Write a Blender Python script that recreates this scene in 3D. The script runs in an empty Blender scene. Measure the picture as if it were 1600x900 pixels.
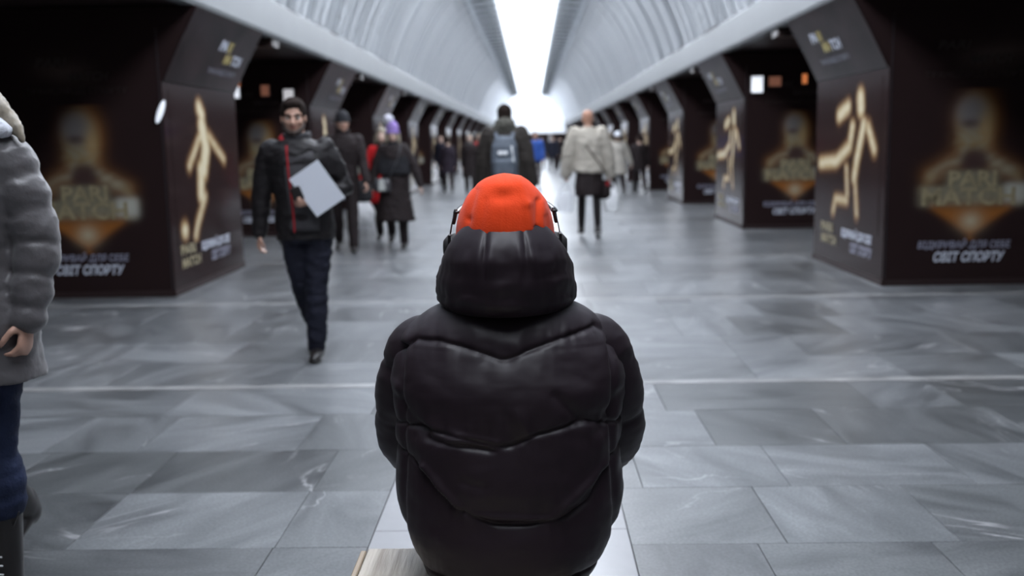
import bpy, bmesh, math, random
import numpy as np
from mathutils import Vector, Matrix, noise
from math import sin, cos, pi, radians, sqrt, exp, atan2, tan

# ------------------------------------------------------------------ camera
scene = bpy.context.scene
col = scene.collection
cam_data = bpy.data.cameras.new('camera')
cam = bpy.data.objects.new('camera', cam_data); col.objects.link(cam)
cam_data.sensor_width = 36.0; cam_data.lens = 35.0
cam_data.clip_start = 0.05; cam_data.clip_end = 300
yaw, pit, rol = radians(1.2425), radians(8.314), 0.018
F = Vector((-sin(yaw)*cos(pit), cos(yaw)*cos(pit), -sin(pit)))
R = Vector((cos(yaw), sin(yaw), 0)); U = R.cross(F)
R2 = R*cos(rol) - U*sin(rol); U2 = U*cos(rol) + R*sin(rol)
M3 = Matrix((R2, U2, -F)).transposed()
cam.matrix_world = Matrix.Translation((.07, 0, 1.4)) @ M3.to_4x4()
cam_data.dof.use_dof = True
cam_data.dof.focus_distance = 2.35
cam_data.dof.aperture_fstop = 2.4
scene.camera = cam

# ------------------------------------------------------------------ world, exposure
world = bpy.data.worlds.new('world'); scene.world = world
world.use_nodes = True
bgn = world.node_tree.nodes['Background']
bgn.inputs[0].default_value = (.80, .72, .78, 1); bgn.inputs[1].default_value = .22
scene.view_settings.view_transform = 'Standard'
scene.view_settings.look = 'None'
scene.view_settings.gamma = 1.0
scene.view_settings.use_curve_mapping = False
scene.view_settings.exposure = 0.0
STRIP_POWER = 13.0
END_GLOW = .42

# ------------------------------------------------------------------ materials
MATS = {}
def mat(name, color, rough=.5, metal=0., spec=.5, var=.0, scale=8., bump=0., bscale=60., sheen=0., emit=None, power=1., coat=0., alpha=1., trans=0., stretch=None, color2=None):
    if name in MATS: return MATS[name]
    m = bpy.data.materials.new(name); m.use_nodes = True
    nt = m.node_tree; b = nt.nodes['Principled BSDF']
    b.inputs['Roughness'].default_value = rough
    b.inputs['Metallic'].default_value = metal
    b.inputs['Specular IOR Level'].default_value = spec
    b.inputs['Sheen Weight'].default_value = sheen
    b.inputs['Coat Weight'].default_value = coat
    b.inputs['Alpha'].default_value = alpha
    b.inputs['Transmission Weight'].default_value = trans
    c = (*color, 1)
    b.inputs['Base Color'].default_value = c
    tc = nt.nodes.new('ShaderNodeTexCoord')
    src = tc.outputs['Object']
    if stretch:
        mp = nt.nodes.new('ShaderNodeMapping'); mp.inputs['Scale'].default_value = stretch
        nt.links.new(src, mp.inputs[0]); src = mp.outputs[0]
    if var > 0 or color2:
        n = nt.nodes.new('ShaderNodeTexNoise'); n.inputs['Scale'].default_value = scale; n.inputs['Detail'].default_value = 6
        nt.links.new(src, n.inputs['Vector'])
        r = nt.nodes.new('ShaderNodeValToRGB')
        r.color_ramp.elements[0].position = .3; r.color_ramp.elements[1].position = .7
        if color2: r.color_ramp.elements[0].color = (*color2, 1); r.color_ramp.elements[1].color = c
        else:
            r.color_ramp.elements[0].color = (*[x*(1-var) for x in color], 1)
            r.color_ramp.elements[1].color = (*[min(1, x*(1+var)) for x in color], 1)
        nt.links.new(n.outputs[0], r.inputs[0]); nt.links.new(r.outputs[0], b.inputs['Base Color'])
    if bump > 0:
        n = nt.nodes.new('ShaderNodeTexNoise'); n.inputs['Scale'].default_value = bscale; n.inputs['Detail'].default_value = 4
        nt.links.new(src, n.inputs['Vector'])
        bp = nt.nodes.new('ShaderNodeBump'); bp.inputs['Strength'].default_value = bump; bp.inputs['Distance'].default_value = .01
        nt.links.new(n.outputs[0], bp.inputs['Height']); nt.links.new(bp.outputs[0], b.inputs['Normal'])
    if emit:
        b.inputs['Emission Color'].default_value = (*emit, 1); b.inputs['Emission Strength'].default_value = power
    MATS[name] = m
    return m

def slate_mat():
    m = bpy.data.materials.new('slate'); m.use_nodes = True; nt = m.node_tree; b = nt.nodes['Principled BSDF']
    L = nt.links.new
    tc = nt.nodes.new('ShaderNodeTexCoord'); oi = nt.nodes.new('ShaderNodeObjectInfo')
    off = nt.nodes.new('ShaderNodeVectorMath'); off.operation = 'MULTIPLY_ADD'
    L(oi.outputs['Color'], off.inputs[0]); off.inputs[1].default_value = (37, 91, 53)
    geo = nt.nodes.new('ShaderNodeNewGeometry')
    L(geo.outputs['Position'], off.inputs[2])
    rot = nt.nodes.new('ShaderNodeVectorRotate'); rot.rotation_type = 'Z_AXIS'
    L(off.outputs[0], rot.inputs[0]); 
    sep = nt.nodes.new('ShaderNodeSeparateColor'); L(oi.outputs['Color'], sep.inputs[0])
    ml = nt.nodes.new('ShaderNodeMath'); ml.operation = 'MULTIPLY'; L(sep.outputs[1], ml.inputs[0]); ml.inputs[1].default_value = 6.0
    L(ml.outputs[0], rot.inputs['Angle'])
    mp = nt.nodes.new('ShaderNodeMapping'); mp.inputs['Scale'].default_value = (1, 3.2, 1); L(rot.outputs[0], mp.inputs[0])
    n1 = nt.nodes.new('ShaderNodeTexNoise'); n1.inputs['Scale'].default_value = 1.3; n1.inputs['Detail'].default_value = 7; n1.inputs['Roughness'].default_value = .62; n1.inputs['Distortion'].default_value = 1.1
    L(mp.outputs[0], n1.inputs['Vector'])
    r1 = nt.nodes.new('ShaderNodeValToRGB'); e = r1.color_ramp.elements
    e[0].position = .33; e[0].color = (.066, .070, .075, 1); e[1].position = .68; e[1].color = (.160, .168, .175, 1)
    L(n1.outputs[0], r1.inputs[0])
    # pale veins
    n2 = nt.nodes.new('ShaderNodeTexNoise'); n2.inputs['Scale'].default_value = .9; n2.inputs['Detail'].default_value = 5; n2.inputs['Distortion'].default_value = .6
    L(mp.outputs[0], n2.inputs['Vector'])
    s = nt.nodes.new('ShaderNodeMath'); s.operation = 'SUBTRACT'; L(n2.outputs[0], s.inputs[0]); s.inputs[1].default_value = .5
    a = nt.nodes.new('ShaderNodeMath'); a.operation = 'ABSOLUTE'; L(s.outputs[0], a.inputs[0])
    vr = nt.nodes.new('ShaderNodeMapRange'); L(a.outputs[0], vr.inputs[0]); vr.inputs[1].default_value = 0; vr.inputs[2].default_value = .009; vr.inputs[3].default_value = 1; vr.inputs[4].default_value = 0
    n3 = nt.nodes.new('ShaderNodeTexNoise'); n3.inputs['Scale'].default_value = 1.7; L(off.outputs[0], n3.inputs['Vector'])
    g = nt.nodes.new('ShaderNodeMapRange'); L(n3.outputs[0], g.inputs[0]); g.inputs[1].default_value = .50; g.inputs[2].default_value = .66
    vm = nt.nodes.new('ShaderNodeMath'); vm.operation = 'MULTIPLY'; L(vr.outputs[0], vm.inputs[0]); L(g.outputs[0], vm.inputs[1])
    # speckle
    n4 = nt.nodes.new('ShaderNodeTexNoise'); n4.inputs['Scale'].default_value = 90; n4.inputs['Detail'].default_value = 3; L(geo.outputs['Position'], n4.inputs['Vector'])
    sp = nt.nodes.new('ShaderNodeMapRange'); L(n4.outputs[0], sp.inputs[0]); sp.inputs[1].default_value = .35; sp.inputs[2].default_value = .7; sp.inputs[3].default_value = .78; sp.inputs[4].default_value = 1.3
    shade = nt.nodes.new('ShaderNodeMapRange'); L(sep.outputs[0], shade.inputs[0]); shade.inputs[3].default_value = .62; shade.inputs[4].default_value = 1.38
    mu = nt.nodes.new('ShaderNodeMath'); mu.operation = 'MULTIPLY'; L(sp.outputs[0], mu.inputs[0]); L(shade.outputs[0], mu.inputs[1])
    vs = nt.nodes.new('ShaderNodeVectorMath'); vs.operation = 'SCALE'; L(r1.outputs[0], vs.inputs[0]); L(mu.outputs[0], vs.inputs['Scale'])
    mx = nt.nodes.new('ShaderNodeMix'); mx.data_type = 'RGBA'; L(vm.outputs[0], mx.inputs['Factor']); L(vs.outputs[0], mx.inputs['A']); mx.inputs['B'].default_value = (.42, .42, .43, 1)
    L(mx.outputs['Result'], b.inputs['Base Color'])
    rr = nt.nodes.new('ShaderNodeMapRange'); L(n1.outputs[0], rr.inputs[0]); rr.inputs[3].default_value = .28; rr.inputs[4].default_value = .40
    L(rr.outputs[0], b.inputs['Roughness']); b.inputs['Specular IOR Level'].default_value = 1.0
    bp = nt.nodes.new('ShaderNodeBump'); bp.inputs['Strength'].default_value = .10; bp.inputs['Distance'].default_value = .004
    L(n4.outputs[0], bp.inputs['Height']); L(bp.outputs[0], b.inputs['Normal'])
    MATS['slate'] = m
    return m

def print_mat():
    m = bpy.data.materials.new('poster_print'); m.use_nodes = True; nt = m.node_tree; b = nt.nodes['Principled BSDF']
    at = nt.nodes.new('ShaderNodeAttribute'); at.attribute_name = 'ink'
    nt.links.new(at.outputs['Color'], b.inputs['Base Color'])
    b.inputs['Roughness'].default_value = .14; b.inputs['Specular IOR Level'].default_value = .05
    return m

slate = slate_mat(); printm = print_mat()
black_gloss = mat('black_gloss_panel', (.024, .0145, .0145), .12, spec=.05)
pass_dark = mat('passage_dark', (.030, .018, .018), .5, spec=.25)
vault_m = mat('vault_metal', (.60, .635, .67), .34, metal=.6, var=.16, scale=1.2, stretch=(.3, 6, .3))
fascia_m = mat('fascia_metal', (.17, .182, .19), .45, metal=.2, var=.06, scale=1.5)
recess_m = mat('recess_grey', (.50, .54, .58), .5, metal=.2, var=.12, scale=2)
diff_m = mat('light_diffuser', (.9, .9, .9), .6, emit=(.86, .91, 1.0), power=STRIP_POWER)
endw_m = mat('end_wall_white', (.8, .83, .88), .6, emit=(.86, .91, 1.), power=END_GLOW)  # the end wall's distant glow is put in as emission; no lamp there
line_m = mat('pale_stone', (.26, .26, .26), .35, var=.25, scale=5, bump=.1)
white_tile = mat('white_tile', (.31, .31, .32), .28, var=.06, scale=7)
grout = mat('grout', (.10, .10, .102), .7, var=.1)
gold_ink = mat('gold_ink', (.26, .22, .13), .4, var=.35, scale=9)
dim_ink = mat('dim_ink', (.030, .023, .021), .4)
lav_ink = mat('lavender_ink', (.28, .28, .36), .4)
white_ink = mat('white_ink', (.62, .65, .75), .4)
yel_ink = mat('yellow_ink', (.45, .36, .12), .4)
steel = mat('brushed_steel', (.35, .35, .36), .3, metal=.9)

# ------------------------------------------------------------------ object helpers
def obj(name, me, m=None, parent=None, loc=None):
    o = bpy.data.objects.new(name, me); col.objects.link(o)
    if m is not None and me is not None and len(me.materials) == 0: me.materials.append(m)
    if parent is not None: o.parent = parent
    if loc is not None: o.location = loc
    return o
def tag(o, label=None, cat=None, group=None, kind=None):
    if label: o['label'] = label
    if cat: o['category'] = cat
    if group: o['group'] = group
    if kind: o['kind'] = kind
    return o
def empty(name, loc=(0, 0, 0), rz=0.):
    o = bpy.data.objects.new(name, None); col.objects.link(o)
    o.location = loc; o.rotation_euler = (0, 0, rz); o.empty_display_size = .1
    return o
def pydata(name, v, f, smooth=False):
    me = bpy.data.meshes.new(name); me.from_pydata([tuple(p) for p in v], [], f); me.update()
    bm = bmesh.new(); bm.from_mesh(me); bmesh.ops.recalc_face_normals(bm, faces=bm.faces); bm.to_mesh(me); bm.free()
    if smooth: me.polygons.foreach_set('use_smooth', [True]*len(me.polygons))
    return me
class MB:
    def __init__(s): s.v = []; s.f = []
    def add(s, v, f):
        n = len(s.v); s.v += [tuple(p) for p in v]; s.f += [tuple(i+n for i in q) for q in f]; return s
    def box(s, x0, x1, y0, y1, z0, z1, bev=0):
        if bev <= 0:
            v = [(x, y, z) for x in (x0, x1) for y in (y0, y1) for z in (z0, z1)]
            return s.add(v, [(0, 1, 3, 2), (4, 6, 7, 5), (0, 4, 5, 1), (2, 3, 7, 6), (0, 2, 6, 4), (1, 5, 7, 3)])
        b = bev  # chamfer of the top edges
        v = [(x0, y0, z0), (x1, y0, z0), (x1, y1, z0), (x0, y1, z0), (x0, y0, z1-b), (x1, y0, z1-b), (x1, y1, z1-b), (x0, y1, z1-b),
             (x0+b, y0+b, z1), (x1-b, y0+b, z1), (x1-b, y1-b, z1), (x0+b, y1-b, z1)]
        return s.add(v, [(0, 3, 2, 1), (0, 1, 5, 4), (1, 2, 6, 5), (2, 3, 7, 6), (3, 0, 4, 7), (4, 5, 9, 8), (5, 6, 10, 9), (6, 7, 11, 10), (7, 4, 8, 11), (8, 9, 10, 11)])
    def quad(s, a, b, c, d): return s.add([a, b, c, d], [(0, 1, 2, 3)])
    def prism(s, poly, axis, a, b):   # poly in the two other axes, extruded along axis
        n = len(poly)
        def P(q, t):
            if axis == 'y': return (q[0], t, q[1])
            if axis == 'x': return (t, q[0], q[1])
            return (q[0], q[1], t)
        v = [P(q, a) for q in poly] + [P(q, b) for q in poly]
        f = [tuple(range(n)), tuple(range(2*n-1, n-1, -1))] + [(i, (i+1) % n, n+(i+1) % n, n+i) for i in range(n)]
        return s.add(v, f)
    def tube(s, pts, rad, n=10, sq=1., up=(0, 0, 1), caps=True):
        """tube with rounded ends; sq flattens the section along 'up'"""
        pts = [Vector(p) for p in pts]
        if not hasattr(rad, '__len__'): rad = [rad]*len(pts)
        d = []
        for i in range(len(pts)):
            a = pts[max(0, i-1)]; b = pts[min(len(pts)-1, i+1)]; d.append((b-a).normalized())
        P = list(pts); Rr = list(rad); D = list(d)
        if caps:
            for k in (.55, .9):
                P.insert(0, pts[0]-d[0]*rad[0]*k*.9); Rr.insert(0, rad[0]*sqrt(1-k*k*.95)); D.insert(0, d[0])
                P.append(pts[-1]+d[-1]*rad[-1]*k*.9); Rr.append(rad[-1]*sqrt(1-k*k*.95)); D.append(d[-1])
        v = []; upv = Vector(up); prev = None
        for p, r, t in zip(P, Rr, D):
            a = upv - t*upv.dot(t)
            if prev is not None and (sq == 1. or a.length < .15): a = prev - t*prev.dot(t)
            elif a.length < .15:
                a = Vector((0, 1, 0)) - t*t.y
                if a.length < .15: a = Vector((1, 0, 0)) - t*t.x
            a.normalize(); prev = a; b = t.cross(a)
            for i in range(n):
                th = 2*pi*i/n
                v.append(p + a*(cos(th)*r*sq) + b*(sin(th)*r))
        m = len(P); f = [(j*n+i, j*n+(i+1) % n, (j+1)*n+(i+1) % n, (j+1)*n+i) for j in range(m-1) for i in range(n)]
        f += [tuple(range(n-1, -1, -1)), tuple((m-1)*n+i for i in range(n))]
        return s.add(v, f)
    def ell(s, c, r, n=14, m=9, rot=None):
        v = []; c = Vector(c)
        for j in range(1, m):
            ph = pi*j/m
            for i in range(n):
                th = 2*pi*i/n
                q = Vector((r[0]*sin(ph)*cos(th), r[1]*sin(ph)*sin(th), r[2]*cos(ph)))
                if rot is not None: q = rot @ q
                v.append(c+q)
        a = Vector((0, 0, r[2])); 
        if rot is not None: a = rot @ a
        v.append(c+a); v.append(c-a); k = (m-1)*n
        f = [(j*n+i, j*n+(i+1) % n, (j+1)*n+(i+1) % n, (j+1)*n+i) for j in range(m-2) for i in range(n)]
        f += [(k, (i+1) % n, i) for i in range(n)] + [(k+1, (m-2)*n+i, (m-2)*n+(i+1) % n) for i in range(n)]
        return s.add(v, f)
    def stack(s, rings, n=28, e=2.3):
        """rings: (z, cx, cy, rx, ry) superellipse sections, closed at both ends"""
        v = []
        for (z, cx, cy, rx, ry) in rings:
            for i in range(n):
                th = 2*pi*i/n; ct, st = cos(th), sin(th)
                v.append((cx+rx*math.copysign(abs(ct)**(2/e), ct), cy+ry*math.copysign(abs(st)**(2/e), st), z))
        m = len(rings); f = [(j*n+i, j*n+(i+1) % n, (j+1)*n+(i+1) % n, (j+1)*n+i) for j in range(m-1) for i in range(n)]
        f += [tuple(range(n-1, -1, -1)), tuple((m-1)*n+i for i in range(n))]
        return s.add(v, f)
    def xform(s, fn): s.v = [tuple(fn(Vector(p))) for p in s.v]; return s
    def mesh(s, name, smooth=False): return pydata(name, s.v, s.f, smooth)
    def build(s, name, m, parent=None, smooth=False, loc=None): return obj(name, s.mesh(name, smooth), m, parent, loc)
    def melt(s, name, m, parent=None, voxel=.012, it=3, wr=0., wscale=14., wst=(1, 1, 1)):
        """one continuous skin grown over all the pieces"""
        me = pydata(name+'_raw', s.v, s.f)
        o = bpy.data.objects.new('tmp', me); col.objects.link(o)
        rm = o.modifiers.new('r', 'REMESH'); rm.mode = 'VOXEL'; rm.voxel_size = voxel
        if it: sm = o.modifiers.new('s', 'SMOOTH'); sm.factor = .5; sm.iterations = it
        dg = bpy.context.evaluated_depsgraph_get()
        me2 = bpy.data.meshes.new_from_object(o.evaluated_get(dg))
        bpy.data.objects.remove(o); bpy.data.meshes.remove(me); me2.name = name
        me2.materials.clear()
        if wr > 0:
            nv = len(me2.vertices); co = np.empty(nv*3, 'f'); me2.vertices.foreach_get('co', co); co = co.reshape(-1, 3)
            no = np.empty(nv*3, 'f'); me2.vertex_normals.foreach_get('vector', no); no = no.reshape(-1, 3)
            dd = np.array([noise.fractal(Vector((p[0]*wst[0]*wscale, p[1]*wst[1]*wscale, p[2]*wst[2]*wscale)), .6, 2., 3) for p in co.tolist()])
            co = co + no*(dd*wr)[:, None]
            me2.vertices.foreach_set('co', co.astype('f').ravel())
        me2.polygons.foreach_set('use_smooth', [True]*len(me2.polygons)); me2.update()
        return obj(name, me2, m, parent)
def grid_mesh(name, P, closed_u=False, closed_v=False):
    """P[j][i] grid of points"""
    m = len(P); n = len(P[0]); v = [tuple(p) for row in P for p in row]; f = []
    for j in range(m if closed_v else m-1):
        for i in range(n if closed_u else n-1):
            f.append((j*n+i, j*n+(i+1) % n, ((j+1) % m)*n+(i+1) % n, ((j+1) % m)*n+i))
    me = bpy.data.meshes.new(name); me.from_pydata(v, [], f); me.polygons.foreach_set('use_smooth', [True]*len(f)); me.update()
    return me
def text_mesh(txt, size, width=None, shear=0., bold=0.0):
    c = bpy.data.curves.new('lettering', 'FONT'); c.body = txt; c.size = size; c.align_x = 'CENTER'; c.shear = shear; c.offset = bold; c.resolution_u = 2
    o = bpy.data.objects.new('tmp', c); col.objects.link(o)
    me = bpy.data.meshes.new_from_object(o.evaluated_get(bpy.context.evaluated_depsgraph_get()))
    bpy.data.objects.remove(o); bpy.data.curves.remove(c); me.name = 'lettering'; me.materials.clear()
    if width:
        xs = [v.co.x for v in me.vertices]; k = width/(max(xs)-min(xs)); mid = (max(xs)+min(xs))/2
        for v in me.vertices: v.co.x = (v.co.x-mid)*k
    return me
rnd = random.Random(7)
def smoothstep(a, b, x): t = max(0, min(1, (x-a)/(b-a))); return t*t*(3-2*t)

# ================================================================== THE HALL
HW, END, START = 3.35, 88.0, -3.0
floor = MB().box(-9.5, 9.5, START, END, -.12, -.012).build('floor', grout); tag(floor, kind='structure')
line_y = [5.70-3.125*k for k in range(2, -1, -1)] + [5.70+3.125*k for k in range(1, 27)]
line_y = [y for y in line_y if y > -1]
def in_white(x0, x1, y0, y1): return None
WX0, WX1, WY0, WY1 = -.525, .40, .4, 4.75     # pale plinth strip under the bench
def tile(parent, x0, x1, y0, y1, m=slate, name='tile', g=.0014, dz=None):
    z = dz if dz is not None else rnd.uniform(-.0006, .0006)
    o = MB().box(x0+g, x1-g, y0+g, y1-g, -.02, z, .0006).build(name, m, floor)
    o.color = (rnd.random(), rnd.random(), rnd.random(), 1)
    return o
far_tiles = {0: MB(), 1: MB(), 2: MB(), 3: MB(), 4: MB()}
rows = []
y = 0.45
bounds = [(-1, .35)]
for k in range(len(line_y)):
    ly = line_y[k]
for a, b in zip(line_y[:-1], line_y[1:]):
    lo, hi = a+.05, b-.05; n = 5; w = [1.0+rnd.uniform(-.14, .14) for _ in range(n)]
    if rnd.random() < .5: w[rnd.randrange(n)] = .32
    t = sum(w); yy = lo
    for q in w: rows.append((yy, yy+(hi-lo)*q/t)); yy += (hi-lo)*q/t
WY1 = min(r[0] for r in rows if r[0] > 4.3)
count = 0
for (y0, y1) in rows:
    if y1 < 2.3: 
        # outside the picture, below the camera: larger slabs
        far_tiles[rnd.randrange(5)].box(-9.4, 9.4, y0+.003, y1-.003, -.02, 0); continue
    xl = min(5.0, .62*y1+.9)
    if y0 > 11.9:
        x = -9.4
        while x < 9.4:
            w = rnd.uniform(.5, 1.3); far_tiles[rnd.randrange(5)].box(x+.003, min(9.4, x+w)-.003, y0+.003, y1-.003, -.02, 0); x += w
        continue
    x = -xl - rnd.uniform(0, .5)
    far_tiles[2].box(-9.4, x, y0+.003, y1-.003, -.02, 0)
    while x < xl:
        w = rnd.choice([.45, .6, .6, .75, .9, 1.1]) if y1-y0 > .3 else rnd.choice([.3, .6, .6])
        x1 = x+w
        for (s0, s1) in ([(x, x1)] if (y0 > WY1-.01 or x1 < WX0 or x > WX1) else [(x, min(x1, WX0)), (max(x, WX1), x1)]):
            if s1-s0 > .04: tile(floor, s0, s1, y0, y1); count += 1
        x = x1
    far_tiles[3].box(x, 9.4, y0+.003, y1-.003, -.02, 0)
for k, mb in far_tiles.items():
    if mb.v:
        o = mb.build('far_tiles', slate, floor); tag(o, kind='stuff'); o.color = (.12+.19*k, .2*k, .37*k % 1, 1)
for ly in line_y:
    if ly < .3: continue
    if ly < WY1: 
        MB().box(-9.4, WX0-.003, ly-.045, ly+.045, -.02, .0008).build('stone_strip', line_m, floor); MB().box(WX1+.003, 9.4, ly-.045, ly+.045, -.02, .0008).build('stone_strip', line_m, floor)
    else: MB().box(-9.4, 9.4, ly-.045, ly+.045, -.02, .0008).build('stone_strip', line_m, floor)
yy = WY0
wb = [.4, 1.42, 2.44, 3.46, WY1]
for a, b in zip(wb[:-1], wb[1:]):
    MB().box(WX0+.002, WX1-.002, a+.002, b-.002, -.02, .004, .003).build('pale_slab', white_tile, floor)

# vault -----------------------------------------------------------------
ceiling = empty('ceiling', (0, 0, 0)); tag(ceiling, kind='structure')
prof = [(3.0, 3.13), (2.94, 3.33), (2.86, 3.56), (2.76, 3.80), (2.64, 4.05), (2.50, 4.31), (2.34, 4.57), (2.16, 4.82), (1.95, 5.06), (1.71, 5.27)]
def vault_panel(sx, L):
    mb = MB(); n = len(prof)
    for i in range(n-1):
        (a, b), (c, d) = prof[i], prof[i+1]
        for k, (u0, u1, e0, e1) in enumerate([(0, .04, .028, 0), (.04, .5, 0, -.010), (.5, .96, -.010, 0), (.96, 1, 0, .028)]):
            mb.quad((sx*(a+e0), L*u0, b+e0), (sx*(c+e0), L*u0, d+e0), (sx*(c+e1), L*u1, d+e1), (sx*(a+e1), L*u1, b+e1))
    return mb.mesh('vault_panel', True)
PL = .56
for sx in (-1, 1):
    me = vault_panel(sx, PL)
    me.materials.append(vault_m)
    far = MB(); k = 0; y = 6.8
    while y < 60:
        o = obj('vault_panel', me, None, ceiling, (sx*rnd.uniform(-.004, .004), y, rnd.uniform(-.005, .005)))
        o.rotation_euler = (rnd.uniform(-.012, .012), rnd.uniform(-.006, .006), rnd.uniform(-.022, .022)); k += 1
        y += PL
    y0 = y
    while y < END:
        for i in range(len(prof)-1):
            (a, b), (c, d) = prof[i], prof[i+1]
            far.quad((sx*a, y+.01, b), (sx*c, y+.01, d), (sx*c, y+PL-.01, d), (sx*a, y+PL-.01, b))
        y += PL
    y = START
    while y < 6.8:
        e = min(y+PL, 6.8)
        for i in range(len(prof)-1):
            (a, b), (c, d) = prof[i], prof[i+1]
            far.quad((sx*a, y+.01, b), (sx*c, y+.01, d), (sx*c, e-.01, d), (sx*a, e-.01, b))
        y += PL
    tag(far.build('vault_panels_far', vault_m, ceiling, True), kind='stuff')
    # backing shell behind the panels
    bk = MB()
    for i in range(len(prof)-1):
        (a, b), (c, d) = prof[i], prof[i+1]
        bk.quad((sx*(a+.06), START, b+.05), (sx*(c+.06), START, d+.05), (sx*(c+.06), END, d+.05), (sx*(a+.06), END, b+.05))
    bk.build('vault_backing', recess_m, ceiling)
    # cornice fascia, smooth band
    MB().prism([(sx*3.0, 2.70), (sx*2.985, 2.74), (sx*2.985, 3.11), (sx*3.0, 3.14), (sx*3.12, 3.14), (sx*3.12, 2.70)], 'y', START, END).build('trim_1' if sx < 0 else 'trim_2', fascia_m)
    tag(bpy.data.objects['trim_1' if sx < 0 else 'trim_2'], kind='structure')
    # lamp recess beside the strip
    rc = MB().prism([(sx*1.74, 5.25), (sx*1.68, 5.25), (sx*1.58, 5.33), (sx*.90, 5.45), (sx*.80, 5.56), (sx*.80, 5.7), (sx*1.74, 5.7)], 'y', START, END).build('lamp_recess', recess_m, ceiling)
    for k in range(0, 60):
        yk = 8+k*1.3
        if yk < END-1: MB().box(min(sx*.95, sx*1.55), max(sx*.95, sx*1.55), yk, yk+.05, 5.32, 5.46).build('recess_rib', fascia_m, ceiling)
MB().box(-3.4, 3.4, START, END, 5.72, 5.8).build('ceiling_slab', pass_dark, ceiling)
LY0 = -.4
light = empty('ceiling_light', (0, LY0, 5.36))
tag(light, 'long glowing white light strip running along the crown of the vault', 'ceiling light')
k = 0; y = LY0
STEP = 3.0
dm = MB().prism([(-.70, .07), (-.63, 0), (.63, 0), (.70, .07), (.70, .2), (-.70, .2)], 'y', .0, STEP-.006).mesh('diffuser'); dm.materials.append(diff_m)
while y < END-.5:
    obj('diffuser', dm, None, light, (0, y-LY0, 0)); y += STEP

# end wall and head wall -------------------------------------------------
ew = MB().prism([(-3.1, 2.15), (3.1, 2.15), (3.1, 3.1)]+[(a, b+.05) for a, b in prof]+[(0, 5.7)]+[(-a, b+.05) for a, b in reversed(prof)]+[(-3.1, 3.1)], 'y', END-.2, END).build('wall_far', endw_m)
tag(ew, kind='structure')
pw = MB().box(-9.5, 9.5, END+2.5, END+2.7, -.1, 3.2).build('wall_portal_back', pass_dark); tag(pw, kind='structure')
for sx in (-1, 1):
    MB().box(min(sx*3.1, sx*9.5), max(sx*3.1, sx*9.5), END-.2, END, 0, 2.75).build('portal_side', pass_dark, ew)
for a, b in ((-1.9, -1.6), (1.6, 1.9)):
    MB().box(a, b, END-.2, END, 0, 2.15).build('portal_post', steel, ew)
bw = MB().box(-9.5, 9.5, START-.2, START, -.1, 5.8).build('wall_near', mat('near_wall', (.10, .09, .095), .6, var=.1)); tag(bw, kind='structure')

# side aisles --------------------------------------------------------------
for sx, nm in ((-1, 'left'), (1, 'right')):
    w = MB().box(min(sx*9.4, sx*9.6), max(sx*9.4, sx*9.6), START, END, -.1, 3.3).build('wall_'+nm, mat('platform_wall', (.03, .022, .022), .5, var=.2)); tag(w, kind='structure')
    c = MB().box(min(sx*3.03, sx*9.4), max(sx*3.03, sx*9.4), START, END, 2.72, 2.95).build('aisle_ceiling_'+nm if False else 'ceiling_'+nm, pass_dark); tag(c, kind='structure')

# pylons -------------------------------------------------------------------
def ink_grid(name, u0, u1, z0, z1, nu, nz, fn, put):
    us = np.linspace(u0, u1, nu); zs = np.linspace(z0, z1, nz)
    UU, ZZ = np.meshgrid(us, zs)
    C = fn(UU, ZZ)
    v = [put(u, z) for z in zs for u in us]
    f = [(j*nu+i, j*nu+i+1, (j+1)*nu+i+1, (j+1)*nu+i) for j in range(nz-1) for i in range(nu-1)]
    me = bpy.data.meshes.new(name); me.from_pydata(v, [], f); me.update()
    ca = me.color_attributes.new('ink', 'FLOAT_COLOR', 'POINT')
    rgba = np.ones((nu*nz, 4), 'f'); rgba[:, :3] = C.reshape(-1, 3); ca.data.foreach_set('color', rgba.ravel())
    me.materials.append(printm)
    return me
BASE = np.array([.024, .0145, .0145]); GOLD = np.array([.36, .25, .12]); PALE = np.array([.42, .38, .27]); ORNG = np.array([.20, .075, .018]); GREY = np.array([.20, .19, .20])
def seg_d(U_, Z_, a, b):
    ax, az = a; bx, bz = b; dx, dz = bx-ax, bz-az; L = max(1e-9, dx*dx+dz*dz)
    t = np.clip(((U_-ax)*dx+(Z_-az)*dz)/L, 0, 1)
    return np.hypot(U_-ax-t*dx, Z_-az-t*dz)
def over(C, c, a): return C*(1-a[..., None])+c*a[..., None]
def soft(d, r, w): return 1/(1+np.exp(np.clip((d-r)/w, -30, 30)))
def patch(U_, Z_, k=1.):
    return .5+.5*np.sin(U_*21*k+3*np.sin(Z_*17*k))*np.sin(Z_*26*k+2*np.sin(U_*13*k+1))
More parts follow.
